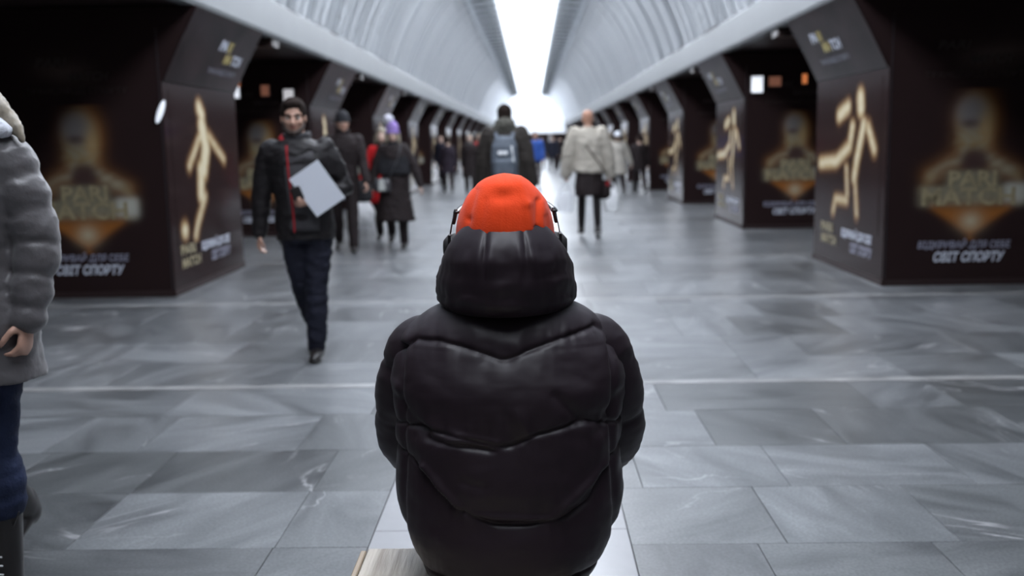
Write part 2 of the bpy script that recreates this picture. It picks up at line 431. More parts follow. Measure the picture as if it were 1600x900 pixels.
def bust(U_, Z_):
    C = np.ones(U_.shape+(3,))*BASE
    headd = (np.hypot(U_/.17, (Z_-1.52)/.25)-1)*.18
    jaw = (np.hypot((U_+.01)/.15, (Z_-1.36)/.17)-1)*.15
    sh = np.minimum(seg_d(U_, Z_, (-.10, 1.20), (-.38, 1.03)), seg_d(U_, Z_, (.10, 1.20), (.40, 1.03)))
    C = over(C, ORNG*.9, soft(np.minimum(headd, jaw), .045, .035)*(.35+.65*np.clip(U_*4+.5, 0, 1)))
    C = over(C, ORNG*.8, soft(sh, .09, .03)*.8)
    C = over(C, GOLD*.62, soft(np.minimum(headd, jaw), -.005, .02))
    C = over(C, PALE*.55, soft(jaw, -.02, .03)*patch(U_, Z_, 1.3)*.9)
    C = over(C, GREY*.8, soft((np.hypot((U_+.035)/.13, (Z_-1.60)/.14)-1)*.13, 0, .025)*.9)
    C = over(C, BASE*2.2, soft(np.hypot(U_+.045, (Z_-1.50)*2.2), .075, .025)*.75)
    C = over(C, GOLD*1.05, soft(np.hypot((U_-.10)*1.2, (Z_-1.46)*.5), .045, .03)*.8)
    C = over(C, PALE*.7, soft(sh, .045, .02)*(.35+.65*patch(U_, Z_, .8)))
    C = over(C, GOLD*.6, soft(np.minimum(seg_d(U_, Z_, (-.38, 1.03), (-.44, .9)), seg_d(U_, Z_, (.40, 1.03), (.46, .9))), .025, .02)*.7)
    C = over(C, BASE*2., soft(np.hypot((U_-.01)/.13, (Z_-1.16)/.11)*.12-.12, 0, .02)*.95)
    C = over(C, PALE*.50, soft(np.abs(Z_-.985)-.085, 0, .012)*soft(np.abs(U_)-.24, 0, .02)*(.75+.25*patch(U_, Z_, 2)))
    C = over(C, PALE*.55, soft(np.abs(Z_-.835)-.095, 0, .012)*soft(np.abs(U_)-.48, 0, .02)*(.75+.25*patch(U_, Z_, 2)))
    C = over(C, np.array([.45, .45, .40]), soft(np.abs(Z_-.86)-.085, 0, .015)*soft(np.abs(U_-.40)-.10, 0, .015)*.9)
    tri = np.maximum(np.abs(U_)-.34*np.clip((Z_-.47)/.24, 0, 1), Z_-.73)
    C = over(C, ORNG*1.4, soft(tri, .01, .025))
    C = over(C, PALE*1.1, soft(np.hypot(U_*.8, (Z_-.60)*.9), .05, .03))
    return C
def strokes(list_, glow=.05):
    def fn(U_, Z_):
        C = np.ones(U_.shape+(3,))*BASE
        d = np.full(U_.shape, 9.)
        for pts, r in list_:
            for a, b in zip(pts[:-1], pts[1:]): d = np.minimum(d, seg_d(U_, Z_, a, b)-r*.85)
        pt = patch(U_, Z_, .9)
        C = over(C, ORNG, soft(d, .025, .022)*(.5+.5*pt))
        C = over(C, GOLD*1.3, soft(d+.02*(pt-.5), .0, .014)*.9)
        C = over(C, PALE*1.5, soft(d+.03*(.6-pt), -.022, .016))
        return C
    return fn
# coordinates on the side face: u = distance from the near corner along the hall
N0 = 9.35
runner = [([(10.12-N0, 1.78), (10.10-N0, 1.68)], .11), ([(10.00-N0, 1.52), (10.18-N0, 1.16), (10.24-N0, .99)], .075), ([(9.87-N0, 1.49), (9.67-N0, 1.27)], .06),
          ([(10.50-N0, 1.70), (10.80-N0, 1.62)], .08), ([(10.34-N0, 1.5), (10.42-N0, 1.30), (10.85-N0, 1.14), (11.45-N0, 1.11)], .07),
          ([(10.5-N0, 1.08), (10.45-N0, .80)], .04), ([(10.22-N0, .99), (10.13-N0, .62)], .035), ([(10.46-N0, .74), (10.85-N0, .74), (10.92-N0, .60)], .04)]
kicker = [([(10.35-N0, 1.81), (10.43-N0, 1.74)], .09), ([(10.41-N0, 1.62), (10.50-N0, 1.40), (10.38-N0, 1.18)], .13), ([(10.6-N0, 1.53), (11.09-N0, 1.27)], .045),
          ([(10.34-N0, 1.53), (9.95-N0, 1.22)], .045), ([(10.30-N0, 1.18), (10.26-N0, .93)], .11), ([(10.38-N0, .90), (10.10-N0, .64), (10.02-N0, .52)], .05), ([(9.70-N0, .60), (9.72-N0, .60)], .09)]
front_me = {}
side_me = {}
def put_front(s): return lambda u, z: (s*u, -.004, z)
LEN, OUT = 2.3, 5.7
for s in (-1, 1):
    front_me[s] = ink_grid('portrait_print', -.62, .62, .42, 1.82, 75, 85, (lambda U_, Z_, s=s: bust(U_*s, Z_)), put_front(s))
    side_me[s] = ink_grid('figure_print', .15, 2.2, .45, 1.95, 110, 80, strokes(runner if s > 0 else kicker), lambda u, z, s=s: (-s*.004, u, z))
# lettering meshes (built once, shared). In text space x runs to the reader's right.
T = {}
T['pari'] = text_mesh('PARI', .20, .44, 0, .006); T['match'] = text_mesh('MATCH', .22, .86, 0, .006)
T['pari_s'] = text_mesh('PARI', .11, .30, .2, .003); T['match_s'] = text_mesh('MATCH', .11, .38, .2, .003)
T['trans'] = text_mesh('ТРАНСЛЯЦІЇ СПОРТУ', .075, .95, 0, .0); T['svit'] = text_mesh('СВІТ СПОРТУ', .12, .66, .25, .004)
T['vidkr'] = text_mesh('ВІДКРИВАЙ ДЛЯ СЕБЕ', .09, .86, .15, .002)
T['svit_s'] = text_mesh('СВІТ СПОРТУ', .13, .66, .2, .004); T['vidkr_s'] = text_mesh('ВІДКРИВАЙ ДЛЯ СЕБЕ', .11, .95, .15, .003)
T['pa'] = text_mesh('PA', .15, .24, .2, .006); T['ri'] = text_mesh('RI', .15, .15, .2, .006); T['ma'] = text_mesh('MA', .15, .25, .2, .006); T['tch'] = text_mesh('TCH', .15, .33, .2, .006)
T['pm'] = text_mesh('PARI', .13, .42, 0, .006); T['pm2'] = text_mesh('MATCH', .13, .55, 0, .006)
def lettering(key, m, parent, mtx, name='lettering'):
    k = key+m.name
    if k not in T:
        me = T[key].copy(); me.materials.append(m); T[k] = me
    o = obj(name, T[k], None, parent); o.matrix_local = mtx
    return o
def M4(X, Y, Z, t): return Matrix(((X[0], Y[0], Z[0], t[0]), (X[1], Y[1], Z[1], t[1]), (X[2], Y[2], Z[2], t[2]), (0, 0, 0, 1)))
core_me = {}
for s in (-1, 1):
    core_me[s] = MB().prism([(0, .06), (0, 2.02), (-s*.17, 2.36), (-s*.36, 2.70), (s*(OUT-HW), 2.70), (s*(OUT-HW), .06)], 'y', .0, LEN).mesh('core')
    core_me[s].materials.append(black_gloss)
base_me = {s: MB().box(min(-s*.012, s*(OUT-HW)), max(-s*.012, s*(OUT-HW)), -.012, LEN+.012, 0, .06).mesh('base_strip') for s in (-1, 1)}
ORD = ['first', 'second', 'third', 'fourth', 'fifth', 'sixth', 'seventh', 'eighth', 'ninth', 'tenth', 'eleventh', 'twelfth', 'thirteenth']
nP = 13
edge_m = mat('panel_edge', (.05, .045, .05), .3, metal=.3)
# inclined upper cladding reflects the hall: glossy dark metal
upper_m = mat('upper_cladding', (.020, .013, .014), .28, spec=.05, var=.6, scale=2.2)
for s, side in ((-1, 'left'), (1, 'right')):
    for k in range(nP):
        y0 = N0 + 6.25*k
        r = empty('pylon', (s*HW, y0, 0))
        tag(r, 'black poster-clad pylon, %s from the camera in the %s row' % (ORD[k], side), 'pillar', 'pylons along the '+side+' side')
        obj('core', core_me[s], None, r); obj('base_strip', base_me[s], pass_dark, r)
        # cladding sheets on the leaning upper part
        for j, (pa, pb) in enumerate([((0, 2.03), (-s*.17, 2.36)), ((-s*.17, 2.36), (-s*.355, 2.69))]):
            key = 'cl%d%d' % (s, j)
            if key not in T:
                nx = -s*.012; mb = MB()
                mb.prism([(pa[0], pa[1]), (pb[0], pb[1]), (pb[0]+nx, pb[1]-.006), (pa[0]+nx, pa[1]-.006)], 'y', .015, LEN-.015)
                T[key] = mb.mesh('upper_cladding'); T[key].materials.append(upper_m if j == 0 else upper_m)
            obj('upper_cladding', T[key], None, r)
        # side face: figure print, small logo and lines
        obj('figure_print', side_me[s], None, r)
        if k > 6: 
            pr = obj('portrait_print', front_me[s], None, r, (s*.80, 0, 0)); continue
        X = (0, s*-1., 0) if s > 0 else (0, 1, 0)     # reader's right when facing the side face
        X = (0, -1, 0) if s > 0 else (0, 1, 0)
        Z = (-s, 0, 0); Y = (0, 0, 1)
        uc = 1.25
        lettering('svit_s', lav_ink, r, M4(X, Y, Z, (-s*.006, .62 if s > 0 else 1.45, .22)))
        lettering('vidkr_s', white_ink, r, M4(X, Y, Z, (-s*.006, .78 if s > 0 else 1.30, .36)))
        lettering('pm', gold_ink, r, M4(X, Y, Z, (-s*.006, 1.78 if s > 0 else .42, .37)))
        lettering('pm2', gold_ink, r, M4(X, Y, Z, (-s*.006, 1.70 if s > 0 else .50, .24)))
        nz = Vector((-s*.34, 0, -.17)).normalized(); yv = Vector((-s*.17, 0, .34)).normalized()
        def on_lean(u, t): return (-s*.17*t - s*.026, u, 2.02+.34*t)
        uL = 1.30
        u1, u2 = (1.66, -1) if s > 0 else (1.22, 1)
        lettering('pa', white_ink, r, M4(X, yv, nz, on_lean(u1, 1.12))); lettering('ri', yel_ink, r, M4(X, yv, nz, on_lean(u1+u2*.22, 1.12)))
        lettering('ma', yel_ink, r, M4(X, yv, nz, on_lean(u1+u2*.28, .78))); lettering('tch', white_ink, r, M4(X, yv, nz, on_lean(u1+u2*.60, .78)))
        lettering('trans', lav_ink, r, M4(X, yv, nz, on_lean(1.30 if s > 0 else 1.5, .44)))
        # front face: portrait print and lettering
        pr = obj('portrait_print', front_me[s], None, r, (s*.80, 0, 0))
        Xf, Yf, Zf = (1, 0, 0), (0, 0, 1), (0, -1, 0); cx = s*.80
        lettering('pari', gold_ink, r, M4(Xf, Yf, Zf, (cx, -.007, .925)))
        lettering('match', gold_ink, r, M4(Xf, Yf, Zf, (cx-.03, -.007, .755)))
        lettering('vidkr', lav_ink, r, M4(Xf, Yf, Zf, (cx-.05, -.007, .35)))
        lettering('svit', white_ink, r, M4(Xf, Yf, Zf, (cx+.0, -.007, .225)))
        lettering('pari_s', dim_ink, r, M4(Xf, Yf, Zf, (cx-.22, -.007, 2.17)))
        lettering('match_s', dim_ink, r, M4(Xf, Yf, Zf, (cx+.12, -.007, 2.04)))
        lettering('trans', dim_ink, r, M4(Xf, Yf, Zf, (cx, -.007, 1.92)))
        for (xa, xb) in ((cx-.78, cx-.772), (cx+.772, cx+.78)):
            MB().box(xa, xb, -.006, 0, .07, 2.5).build('panel_joint', edge_m, r)
# dark cross beams over the passages
for s in (-1, 1):
    for k in range(nP):
        y0 = N0+6.25*k+LEN
        o = MB().box(min(s*3.03, s*6), max(s*3.03, s*6), y0+.6, y0+.9, 2.60, 2.72).build('trim_%d' % (3+k*2+(s > 0)), mat('beam_brown', (.035, .022, .02), .35)); tag(o, kind='structure')

# unseen lamps added over the side platforms to lighten the dark passages
plat_m = mat('platform_lamp', (.8, .8, .8), .5, emit=(1., .80, .74), power=4.0)
for s, side in ((-1, 'left'), (1, 'right')):
    for k in range(9):
        y0 = 3.0+6.25*k if k else 2.2
        r = empty('platform_lamp', (s*7.2, y0+.6, 2.60)); tag(r, 'dim warm ceiling lamp over the %s platform, %s along the hall' % (side, ORD[k]), 'ceiling lamp', 'lamps over the '+side+' platform')
        MB().box(-.16, .16, -.9, .9, .03, .12).build('housing', edge_m, r); MB().box(-.12, .12, -.85, .85, 0, .03).build('lit_panel', plat_m, r)

# glowing boxes added in place of reflections on the second pylons' glossy fronts
gloww = mat('lamp_white', (.8, .8, .8), .5, emit=(.85, .9, 1.), power=1.0)
glowo = mat('lamp_orange', (.8, .3, .1), .5, emit=(1., .30, .10), power=.5)
def glow_spot(x, z, w, h, m, label, y=N0+6.25):
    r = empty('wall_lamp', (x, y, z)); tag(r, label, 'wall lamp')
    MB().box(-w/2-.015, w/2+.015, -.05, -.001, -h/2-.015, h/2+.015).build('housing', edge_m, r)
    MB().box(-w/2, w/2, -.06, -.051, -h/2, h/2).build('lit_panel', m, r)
glow_spot(3.53, 2.21, .17, .24, gloww, 'small white lit box high on the second right pylon')
glow_spot(3.80, 2.25, .18, .14, mat('lamp_dull', (.3, .15, .1), .5, emit=(.8, .32, .2), power=.16), 'dull reddish lit box beside the white one on the second right pylon')
glow_spot(4.25, 2.28, .07, .14, glowo, 'small orange lit box highest on the second right pylon')
glow_spot(-3.66, 2.14, .15, .26, mat('lamp_grey', (.6, .6, .6), .5, emit=(.75, .74, .78), power=.6), 'greyish lit box above the walking man with the white folder')
glow_spot(-4.47, 2.24, .10, .17, gloww, 'small white lit box at the left end of the second left pylon')
glow_spot(-4.44, 2.42, .07, .18, glowo, 'narrow orange lit box just above the white one at the left')
glow_spot(-4.02, 2.26, .12, .16, MATS['lamp_dull'], 'dull reddish lit box between the white and grey ones at the left')
# slanting glowing oval on the left pylon's near corner
wl = empty('wall_lamp', (-HW-.02, N0-.02, 1.74)); tag(wl, 'slanting oval blue-white lamp on the near corner of the first left pylon', 'wall lamp'); wl.rotation_euler = (0, radians(22), 0)
MB().ell((0, .004, 0), (.036, .012, .125), 18, 10).build('housing', edge_m, wl, True)
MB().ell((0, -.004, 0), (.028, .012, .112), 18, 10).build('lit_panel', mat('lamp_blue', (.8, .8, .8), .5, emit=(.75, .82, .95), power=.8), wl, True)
PEOPLE_MARK = 1
# ================================================================== PEOPLE
skin = mat('skin', (.46, .27, .20), .5, var=.08, scale=20)
skin_dim = mat('skin_pale', (.52, .36, .29), .5, var=.08, scale=20)
eye_w = mat('eye_white', (.55, .53, .50), .3); eye_d = mat('eye_dark', (.02, .015, .012), .3)
lipm = mat('lips', (.35, .14, .11), .5)
TORSO = {'m': [(.455, .050, .050), (.475, .088, .062), (.53, .098, .070), (.60, .086, .062), (.68, .093, .066), (.75, .106, .070), (.795, .108, .062), (.825, .080, .050), (.845, .045, .042)],
         'f': [(.455, .050, .050), (.475, .092, .062), (.53, .102, .072), (.60, .080, .058), (.67, .082, .060), (.735, .092, .070), (.785, .094, .060), (.815, .070, .048), (.84, .038, .038)]}
class Fig:
    legk = 1.
    """joints of a standing or walking figure in its own frame, facing +Y, right side +X"""
    def __init__(s, H, sex='m', legs=((.0, .05, 0), (.0, .05, 0)), arms=((0, .12, .25, 0), (0, .12, .25, 0)), lean=0., head=(0, 0, 0), abd=(.03, .03), sway=0.):
        s.H = H; s.sex = sex; s.lean = lean; s.sway = sway
        s.hipz = .53*H; dz = 0
        s.leg = {}; s.arm = {}
        for i, sd in enumerate((-1, 1)):
            a, k, fp = legs[i]; hip = Vector((sd*.052*H, 0, s.hipz))
            td = Vector((sd*sin(abd[i]), sin(a)*cos(abd[i]), -cos(a)*cos(abd[i])))
            kn = hip + td*.245*H
            b = a-k; sdv = Vector((sd*sin(abd[i])*.6, sin(b), -cos(b))).normalized()
            an = kn + sdv*.245*H
            s.leg[sd] = [hip, kn, an, fp]
        low = 1e9
        for sd in (-1, 1):
            an = s.leg[sd][2]; fp = s.leg[sd][3]
            low = min(low, an.z-.04*H, an.z-.04*H*cos(fp)-.105*H*sin(fp))
        s.dz = -low
        for sd in (-1, 1): s.leg[sd][:3] = [p+Vector((0, 0, s.dz)) for p in s.leg[sd][:3]]
        s.hipz += s.dz
        shw = .112 if sex == 'm' else .098
        for i, sd in enumerate((-1, 1)):
            spec = arms[i]
            sh = s.L((sd*shw*H, -.005*H, .805*H+s.dz))
            if len(spec) == 2:            # explicit elbow and wrist (own frame, in fractions of H)
                el, wr = [Vector((p[0]*H, p[1]*H, p[2]*H+s.dz)) for p in spec]
            else:
                a, b, e, c = spec
                el = sh + Vector((sd*sin(b), sin(a)*cos(b), -cos(a)*cos(b)))*.172*H
                wr = el + Vector((sd*sin(b-c), sin(a+e)*cos(b-c), -cos(a+e)*cos(b-c))).normalized()*.15*H
            s.arm[sd] = [sh, el, wr]
        s.neck = s.L((0, -.005*H, .835*H+s.dz)); s.hc = s.L((0, .012*H, .925*H+s.dz))
        s.hrot = Matrix.Rotation(head[2], 3, 'Z') @ Matrix.Rotation(head[0], 3, 'X') @ Matrix.Rotation(head[1], 3, 'Y')
    def L(s, p):     # lean and sway of everything above the hips
        p = Vector(p); h = max(0, p.z-s.hipz)
        return Vector((p.x+tan(s.sway)*h, p.y+tan(s.lean)*h, p.z))
    def torso(s, z0, z1, grow=0., hem=None, flare=0., gy=0.):
        """closed torso shell between two heights (fractions of H)"""
        T_ = TORSO[s.sex]; H = s.H; out = []
        zs = [z0+(z1-z0)*i/13 for i in range(14)]
        def at(z):
            for (a, b) in zip(T_[:-1], T_[1:]):
                if z <= b[0]:
                    t = max(0, (z-a[0])/(b[0]-a[0])); return a[1]+(b[1]-a[1])*t, a[2]+(b[2]-a[2])*t
            return T_[-1][1], T_[-1][2]
        for z in zs:
            q = max(z, .50); rx, ry = at(q)
            if z < .50: rx += flare*(.50-z); ry += flare*(.50-z)*.9
            p = s.L((0, 0, z*H+s.dz))
            out.append((p.z, p.x, p.y, rx*H+grow, ry*H+grow+gy))
        return out
    def body(s, mb, fist=(.5, .5), detail=True):
        H = s.H
        mb.stack([(s.L((0, 0, z*H+s.dz)).z, s.L((0, 0, z*H+s.dz)).x, s.L((0, 0, z*H+s.dz)).y, rx*H*.93, ry*H*.93) for z, rx, ry in TORSO[s.sex]])
        for sd in (-1, 1):
            hip, kn, an, fp = s.leg[sd]
            mb.tube([hip+Vector((0, 0, .02*H)), hip*.6+kn*.4, kn, kn*.65+an*.35+Vector((0, -.008*H, 0)), an], [.050*H*s.legk, .045*H*s.legk, .031*H*s.legk, .032*H*s.legk, .020*H], 14)
            s.foot(mb, sd, .0)
            sh, el, wr = s.arm[sd]
            mb.tube([sh, sh*.5+el*.5, el, el*.7+wr*.3, wr], [.030*H, .026*H, .021*H, .021*H, .0145*H], 12)
            s.hand(mb, sd, fist[0 if sd < 0 else 1])
        mb.tube([s.neck-Vector((0, 0, .02*H)), s.neck*.4+s.hc*.6+Vector((0, -.012*H, 0))], [.036*H, .032*H], 14)
        s.head(mb)
    def head(s, mb):
        H = s.H; c = s.hc
        def P(x, y, z): return c + s.hrot @ Vector((x*H, y*H, z*H))
        R_ = s.hrot
        mb.ell(P(0, -.006, .016), (.043*H, .053*H, .054*H), 18, 12, R_)
        mb.ell(P(0, .008, -.018), (.037*H, .040*H, .044*H), 16, 10, R_)
        mb.ell(P(0, .030, -.046), (.019*H, .018*H, .014*H), 12, 8, R_)          # chin
        mb.tube([P(0, .044, .010), P(0, .053, -.008), P(0, .059, -.015)], [.0055*H, .0065*H, .0085*H], 10)   # nose
        mb.ell(P(0, .053, -.018), (.011*H, .008*H, .006*H), 10, 6, R_)
        mb.ell(P(0, .042, .014), (.030*H, .008*H, .006*H), 12, 6, R_)          # brow ridge
        mb.ell(P(0, .043, -.031), (.013*H, .008*H, .0065*H), 12, 6, R_)        # lips
        for sd in (-1, 1):
            mb.ell(P(sd*.022, .034, -.012), (.013*H, .012*H, .012*H), 10, 7, R_)  # cheekbones
            mb.ell(P(sd*.043, -.004, -.004), (.006*H, .011*H, .019*H), 10, 8, R_) # ears
    def face(s, parent, brow=None):
        H = s.H; c = s.hc
        def P(x, y, z): return c + s.hrot @ Vector((x*H, y*H, z*H))
        for sd in (-1, 1):
            MB().ell(P(sd*.018, .0395, .003), (.0085*H, .006*H, .0055*H), 12, 8, s.hrot).build('eye', eye_w, parent, True)
            MB().ell(P(sd*.018, .0445, .003), (.0038*H, .002*H, .0038*H), 10, 6, s.hrot).build('iris', eye_d, parent, True)
            if brow: MB().tube([P(sd*.008, .049, .013), P(sd*.018, .048, .0165), P(sd*.029, .040, .013)], [.0028*H, .0035*H, .0022*H], 8).build('eyebrow', brow, parent, True)
        MB().ell(P(0, .049, -.031), (.0125*H, .004*H, .0045*H), 12, 6, s.hrot).build('lips', lipm, parent, True)
    def hand(s, mb, sd, curl, k=1.):
        sh, el, wr = s.arm[sd]; H = s.H; d = (wr-el).normalized()
        inward = Vector((-sd, 0, 0)); inward = (inward-d*inward.dot(d))
        if inward.length < .2: inward = Vector((0, 0, -1))-d*d.z*-1
        inward.normalize(); side = d.cross(inward).normalized()      # across the knuckles
        fwd = side if side.y > 0 or abs(side.y) < .2 and side.z > 0 else -side
        u = .001*H/1.75*1000
        def mm(x): return x*.001*H/1.75*k
        palm0 = wr + d*mm(8); palm1 = wr + d*mm(80)
        mb.tube([palm0, wr+d*mm(45), palm1], [mm(26), mm(38), mm(38)], 12, sq=.36, up=inward)
        for i, (off, ln) in enumerate(((30, 72), (10.5, 80), (-9.5, 74), (-29, 58))):
            p = wr + d*mm(84) + fwd*mm(off) - inward*mm(1)
            pts = [p-d*mm(22), p]; a = 0
            for q, fr in enumerate((.46, .30, .24)):
                a += curl*(1.1 if q == 0 else 1.25)
                dr = d*cos(a)+inward*sin(a); p = p+dr*mm(ln)*fr; pts.append(p)
            mb.tube(pts, [mm(9), mm(9.4), mm(8.8), mm(8.2), mm(7)], 8)
        t0 = wr + d*mm(22) + fwd*mm(22) + inward*mm(6)
        t1 = t0 + (d*.55+fwd*.65+inward*.35).normalized()*mm(38); t2 = t1+(d*.85+fwd*.15+inward*.5).normalized()*mm(30); t3 = t2+(d*.9-fwd*.15+inward*.5).normalized()*mm(22)
        mb.tube([t0, t1, t2, t3], [mm(14), mm(11.5), mm(9.8), mm(8)], 8)
    def foot(s, mb, sd, grow, heel=0.):
        hip, kn, an, fp = s.leg[sd]; H = s.H
        rot = Matrix.Rotation(-fp, 3, 'X')
        def P(x, y, z): return an + rot @ Vector((x*H, y*H, z*H))
        g = grow
        mb.tube([P(0, -.022, -.020), P(0, .02, -.019), P(sd*.004, .06, -.024), P(sd*.004, .092, -.027), P(sd*.003, .108, -.029)], [.021*H+g*.3, .022*H+g*.3, .023*H+g*.3, .020*H+g*.3, .013*H+g*.3], 12, sq=.8, up=(0, 0, 1))
        mb.tube([P(0, -.006, .02), P(0, -.006, -.018)], [.022*H+g, .024*H+g], 12)
    def shoes(s, parent, m, vox, sole=None, shaft=0.):
        for sd in (-1, 1):
            mb = MB(); s.foot(mb, sd, .010)
            hip, kn, an, fp = s.leg[sd]
            if shaft: mb.tube([an, an+(kn-an)*shaft], [.030*s.H, .036*s.H], 14)
            sh = mb.melt('shoe' if not shaft else 'boot', m, parent, min(vox, .010), 2)
            if sole:
                H = s.H; rot = Matrix.Rotation(-fp, 3, 'X')
                def P(x, y, z): return an + rot @ Vector((x*H, y*H, z*H))
                m2 = MB(); m2.tube([P(0, -.030, -.036), P(0, .02, -.0365), P(sd*.004, .07, -.037), P(sd*.004, .105, -.037)], [.020*H, .020*H, .026*H, .018*H], 14, sq=.22)
                m2.build('sole', sole, sh, True)
    def trousers(s, parent, m, vox, grow=.012, wr=.006, cut=1., name='trousers', knee=0.):
        mb = MB(); H = s.H
        mb.stack(s.torso(.455, .60, grow))
        for sd in (-1, 1):
            hip, kn, an, fp = s.leg[sd]; an2 = kn+(an-kn)*cut
            mb.tube([hip+Vector((0, 0, .01*H)), hip*.6+kn*.4, kn, kn*.6+an2*.4, an2], [.051*H*s.legk+grow, .047*H*s.legk+grow, .036*H*s.legk+grow, .035*H*s.legk+grow+knee*.6, .026*H*s.legk+grow+knee], 16)
        return mb.melt(name, m, parent, vox, 3, wr, 9., (1, 1, 2))
    def coat(s, parent, m, vox, hem=.47, grow=.03, flare=.15, sleeve=.012, wr=.008, name='coat', top=.845, gy=0., cuff=1., quilt=0., fat=0.):
        mb = MB(); H = s.H
        mb.stack(s.torso(hem, top, grow, flare=flare, gy=gy))
        for sd in (-1, 1):
            sh, el, wr_ = s.arm[sd]; w2 = el+(wr_-el)*cuff
            P = [sh+Vector((-sd*.015*H, 0, .004*H)), sh*.5+el*.5, el, el*.5+w2*.5, w2]
            rr = [.036*H+grow*.6+fat, .032*H+grow*.6+fat, .028*H+grow*.6+fat, .025*H+grow*.55+fat, .021*H+grow*.45+fat]
            if quilt:
                Q = []; q2 = []; tot = 0; seg = []
                n = 60
                for i in range(n+1):
                    t = i/n*(len(P)-1); k = min(int(t), len(P)-2); u = t-k
                    Q.append(P[k]*(1-u)+P[k+1]*u); L_ = (Q[-1]-Q[-2]).length if i else 0; tot += L_
                    q2.append((rr[k]*(1-u)+rr[k+1]*u)-quilt*(1-abs(sin(pi*tot/.095))**.5))
                mb.tube(Q, q2, 22)
            else: mb.tube(P, rr, 16)
        o = mb.melt(name, m, parent, vox, 3 if not quilt else 2, wr, 9., (1, 1, 2.2))
        return o
    def collar(s, parent, m, vox, grow=.02, h=.05, name='collar'):
        H = s.H; mb = MB(); c = s.neck
        mb.stack([(c.z-.025*H, c.x, c.y, .062*H+grow, .048*H+grow), (c.z+.00*H, c.x, c.y+.002*H, .044*H+grow, .042*H+grow), (c.z+h*H, c.x, c.y+.006*H, .040*H+grow, .042*H+grow)], 24, 2)
        return mb.melt(name, m, parent, vox, 2, .003)
    def hair(s, parent, m, vox, back=.0, grow=.008, name='hair', fringe=.6):
        H = s.H; c = s.hc; mb = MB()
        def P(x, y, z): return c + s.hrot @ Vector((x*H, y*H, z*H))
        mb.ell(P(0, -.012, .024), (.045*H+grow, .050*H+grow, .050*H+grow), 18, 12, s.hrot)
        mb.ell(P(0, -.024, .0), (.043*H+grow, .036*H+grow, .045*H+grow), 16, 10, s.hrot)
        mb.ell(P(0, .022, .052), (.036*H, .026*H, .018*H), 14, 8, s.hrot)
        if back:
            mb.tube([P(0, -.028, 0), P(0, -.040, -.05), P(0, -.045, -.05-back)], [.048*H, .050*H, .040*H], 16, sq=.6, up=(0, 1, 0))
            for sd in (-1, 1): mb.tube([P(sd*.040, -.006, .01), P(sd*.046, -.002, -.04), P(sd*.050, -.005, -.045-back*.8)], [.020*H, .020*H, .014*H], 10)
        return mb.melt(name, m, parent, min(vox, .010), 2, .004, 40, (1, 1, .5))
    def hat(s, parent, m, vox, grow=.012, tall=.0, name='hat', cuffm=None):
        H = s.H; c = s.hc; mb = MB()
        def P(x, y, z): return c + s.hrot @ Vector((x*H, y*H, z*H))
        mb.ell(P(0, -.008, .032+tall*.4), (.045*H+grow, .054*H+grow, .047*H+grow+tall*H*.5), 20, 12, s.hrot)
        o = mb.melt(name, m, parent, min(vox, .010), 2, .003, 30)
        mb = MB(); pts = []
        mb.tube([P(0, -.008, .008), P(0, -.008, .026)], [.052*H+grow, .052*H+grow], 24, sq=1.08, up=(0, 1, 0), caps=False)
        mb.build('hat_band', cuffm or m, o, True)
        return o
    def root(s, name, loc, rz, label, group='people walking through the hall'):
        r = empty(name, loc, rz); tag(r, label, 'person', group); s.r = r
        return r
    def W(s, p, loc, rz):
        return Vector(loc) + Matrix.Rotation(rz, 3, 'Z') @ Vector(p)

def plastic_bag(loc, rz, w, h, label, m, drop=0.16):
    """loc is the hand; the bag hangs from two loops"""
    r = empty('plastic_bag', (loc[0], loc[1], loc[2]-drop-h), rz); tag(r, label, 'bag')
    mb = MB(); rings = []
    for i in range(11):
        t = i/10; z = h*t
        wx = w/2*(.80+.28*sin(pi*min(1, t*1.15))-.25*max(0, t-.75)*4*.6); d = w*.30*(.75+.35*sin(pi*t))*(1-.5*t*t)
        rings.append((z, .006*sin(9*t), 0, wx, d))
    mb.stack(rings, 26, 2.2)
    mb.melt('bag_body', m, r, .012, 2, .014, 9, (1, 1, .6))
    for sx in (-1, 1):
        MB().tube([(sx*w*.30, 0, h*.93), (sx*w*.20, 0, h+drop*.5), (sx*.018, 0, h+drop*.92), (0, 0, h+drop*.97)], [.022, .014, .009, .008], 8, sq=.5, up=(0, 1, 0)).build('bag_handle', m, r, True)
    return r
bag_white = mat('bag_plastic', (.92, .93, .95), .35, trans=.0, var=.06, scale=6, bump=.3, bscale=12)
clothes = lambda n, c, r=.75, **k: mat(n, c, r, spec=.25, var=k.pop('var', .18), scale=k.pop('scale', 10), bump=k.pop('bump', .25), bscale=k.pop('bscale', 120), **k)
black_cloth = clothes('black_cloth', (.016, .0105, .011)); navy_cloth = clothes('navy_denim', (.012, .013, .024)); shoe_black = mat('shoe_black', (.012, .010, .010), .4)
dark_hair = mat('dark_hair', (.018, .012, .010), .85, spec=.1, var=.4, scale=60); blond_hair = mat('blond_hair', (.25, .215, .165), .5, var=.3, scale=50)
sole_w = mat('pale_sole', (.5, .5, .5), .5)

# ---- walking man with white folder (faces the camera)
f = Fig(1.70, 'm', legs=((.05, .05, 0), (-.12, .55, .75)), arms=(((-.155, -.01, .655), (-.045, .115, .625)), (-.12, .22, .10, .12)), lean=.06, head=(-.10, 0, .12), abd=(-.07, -.10), sway=.05)
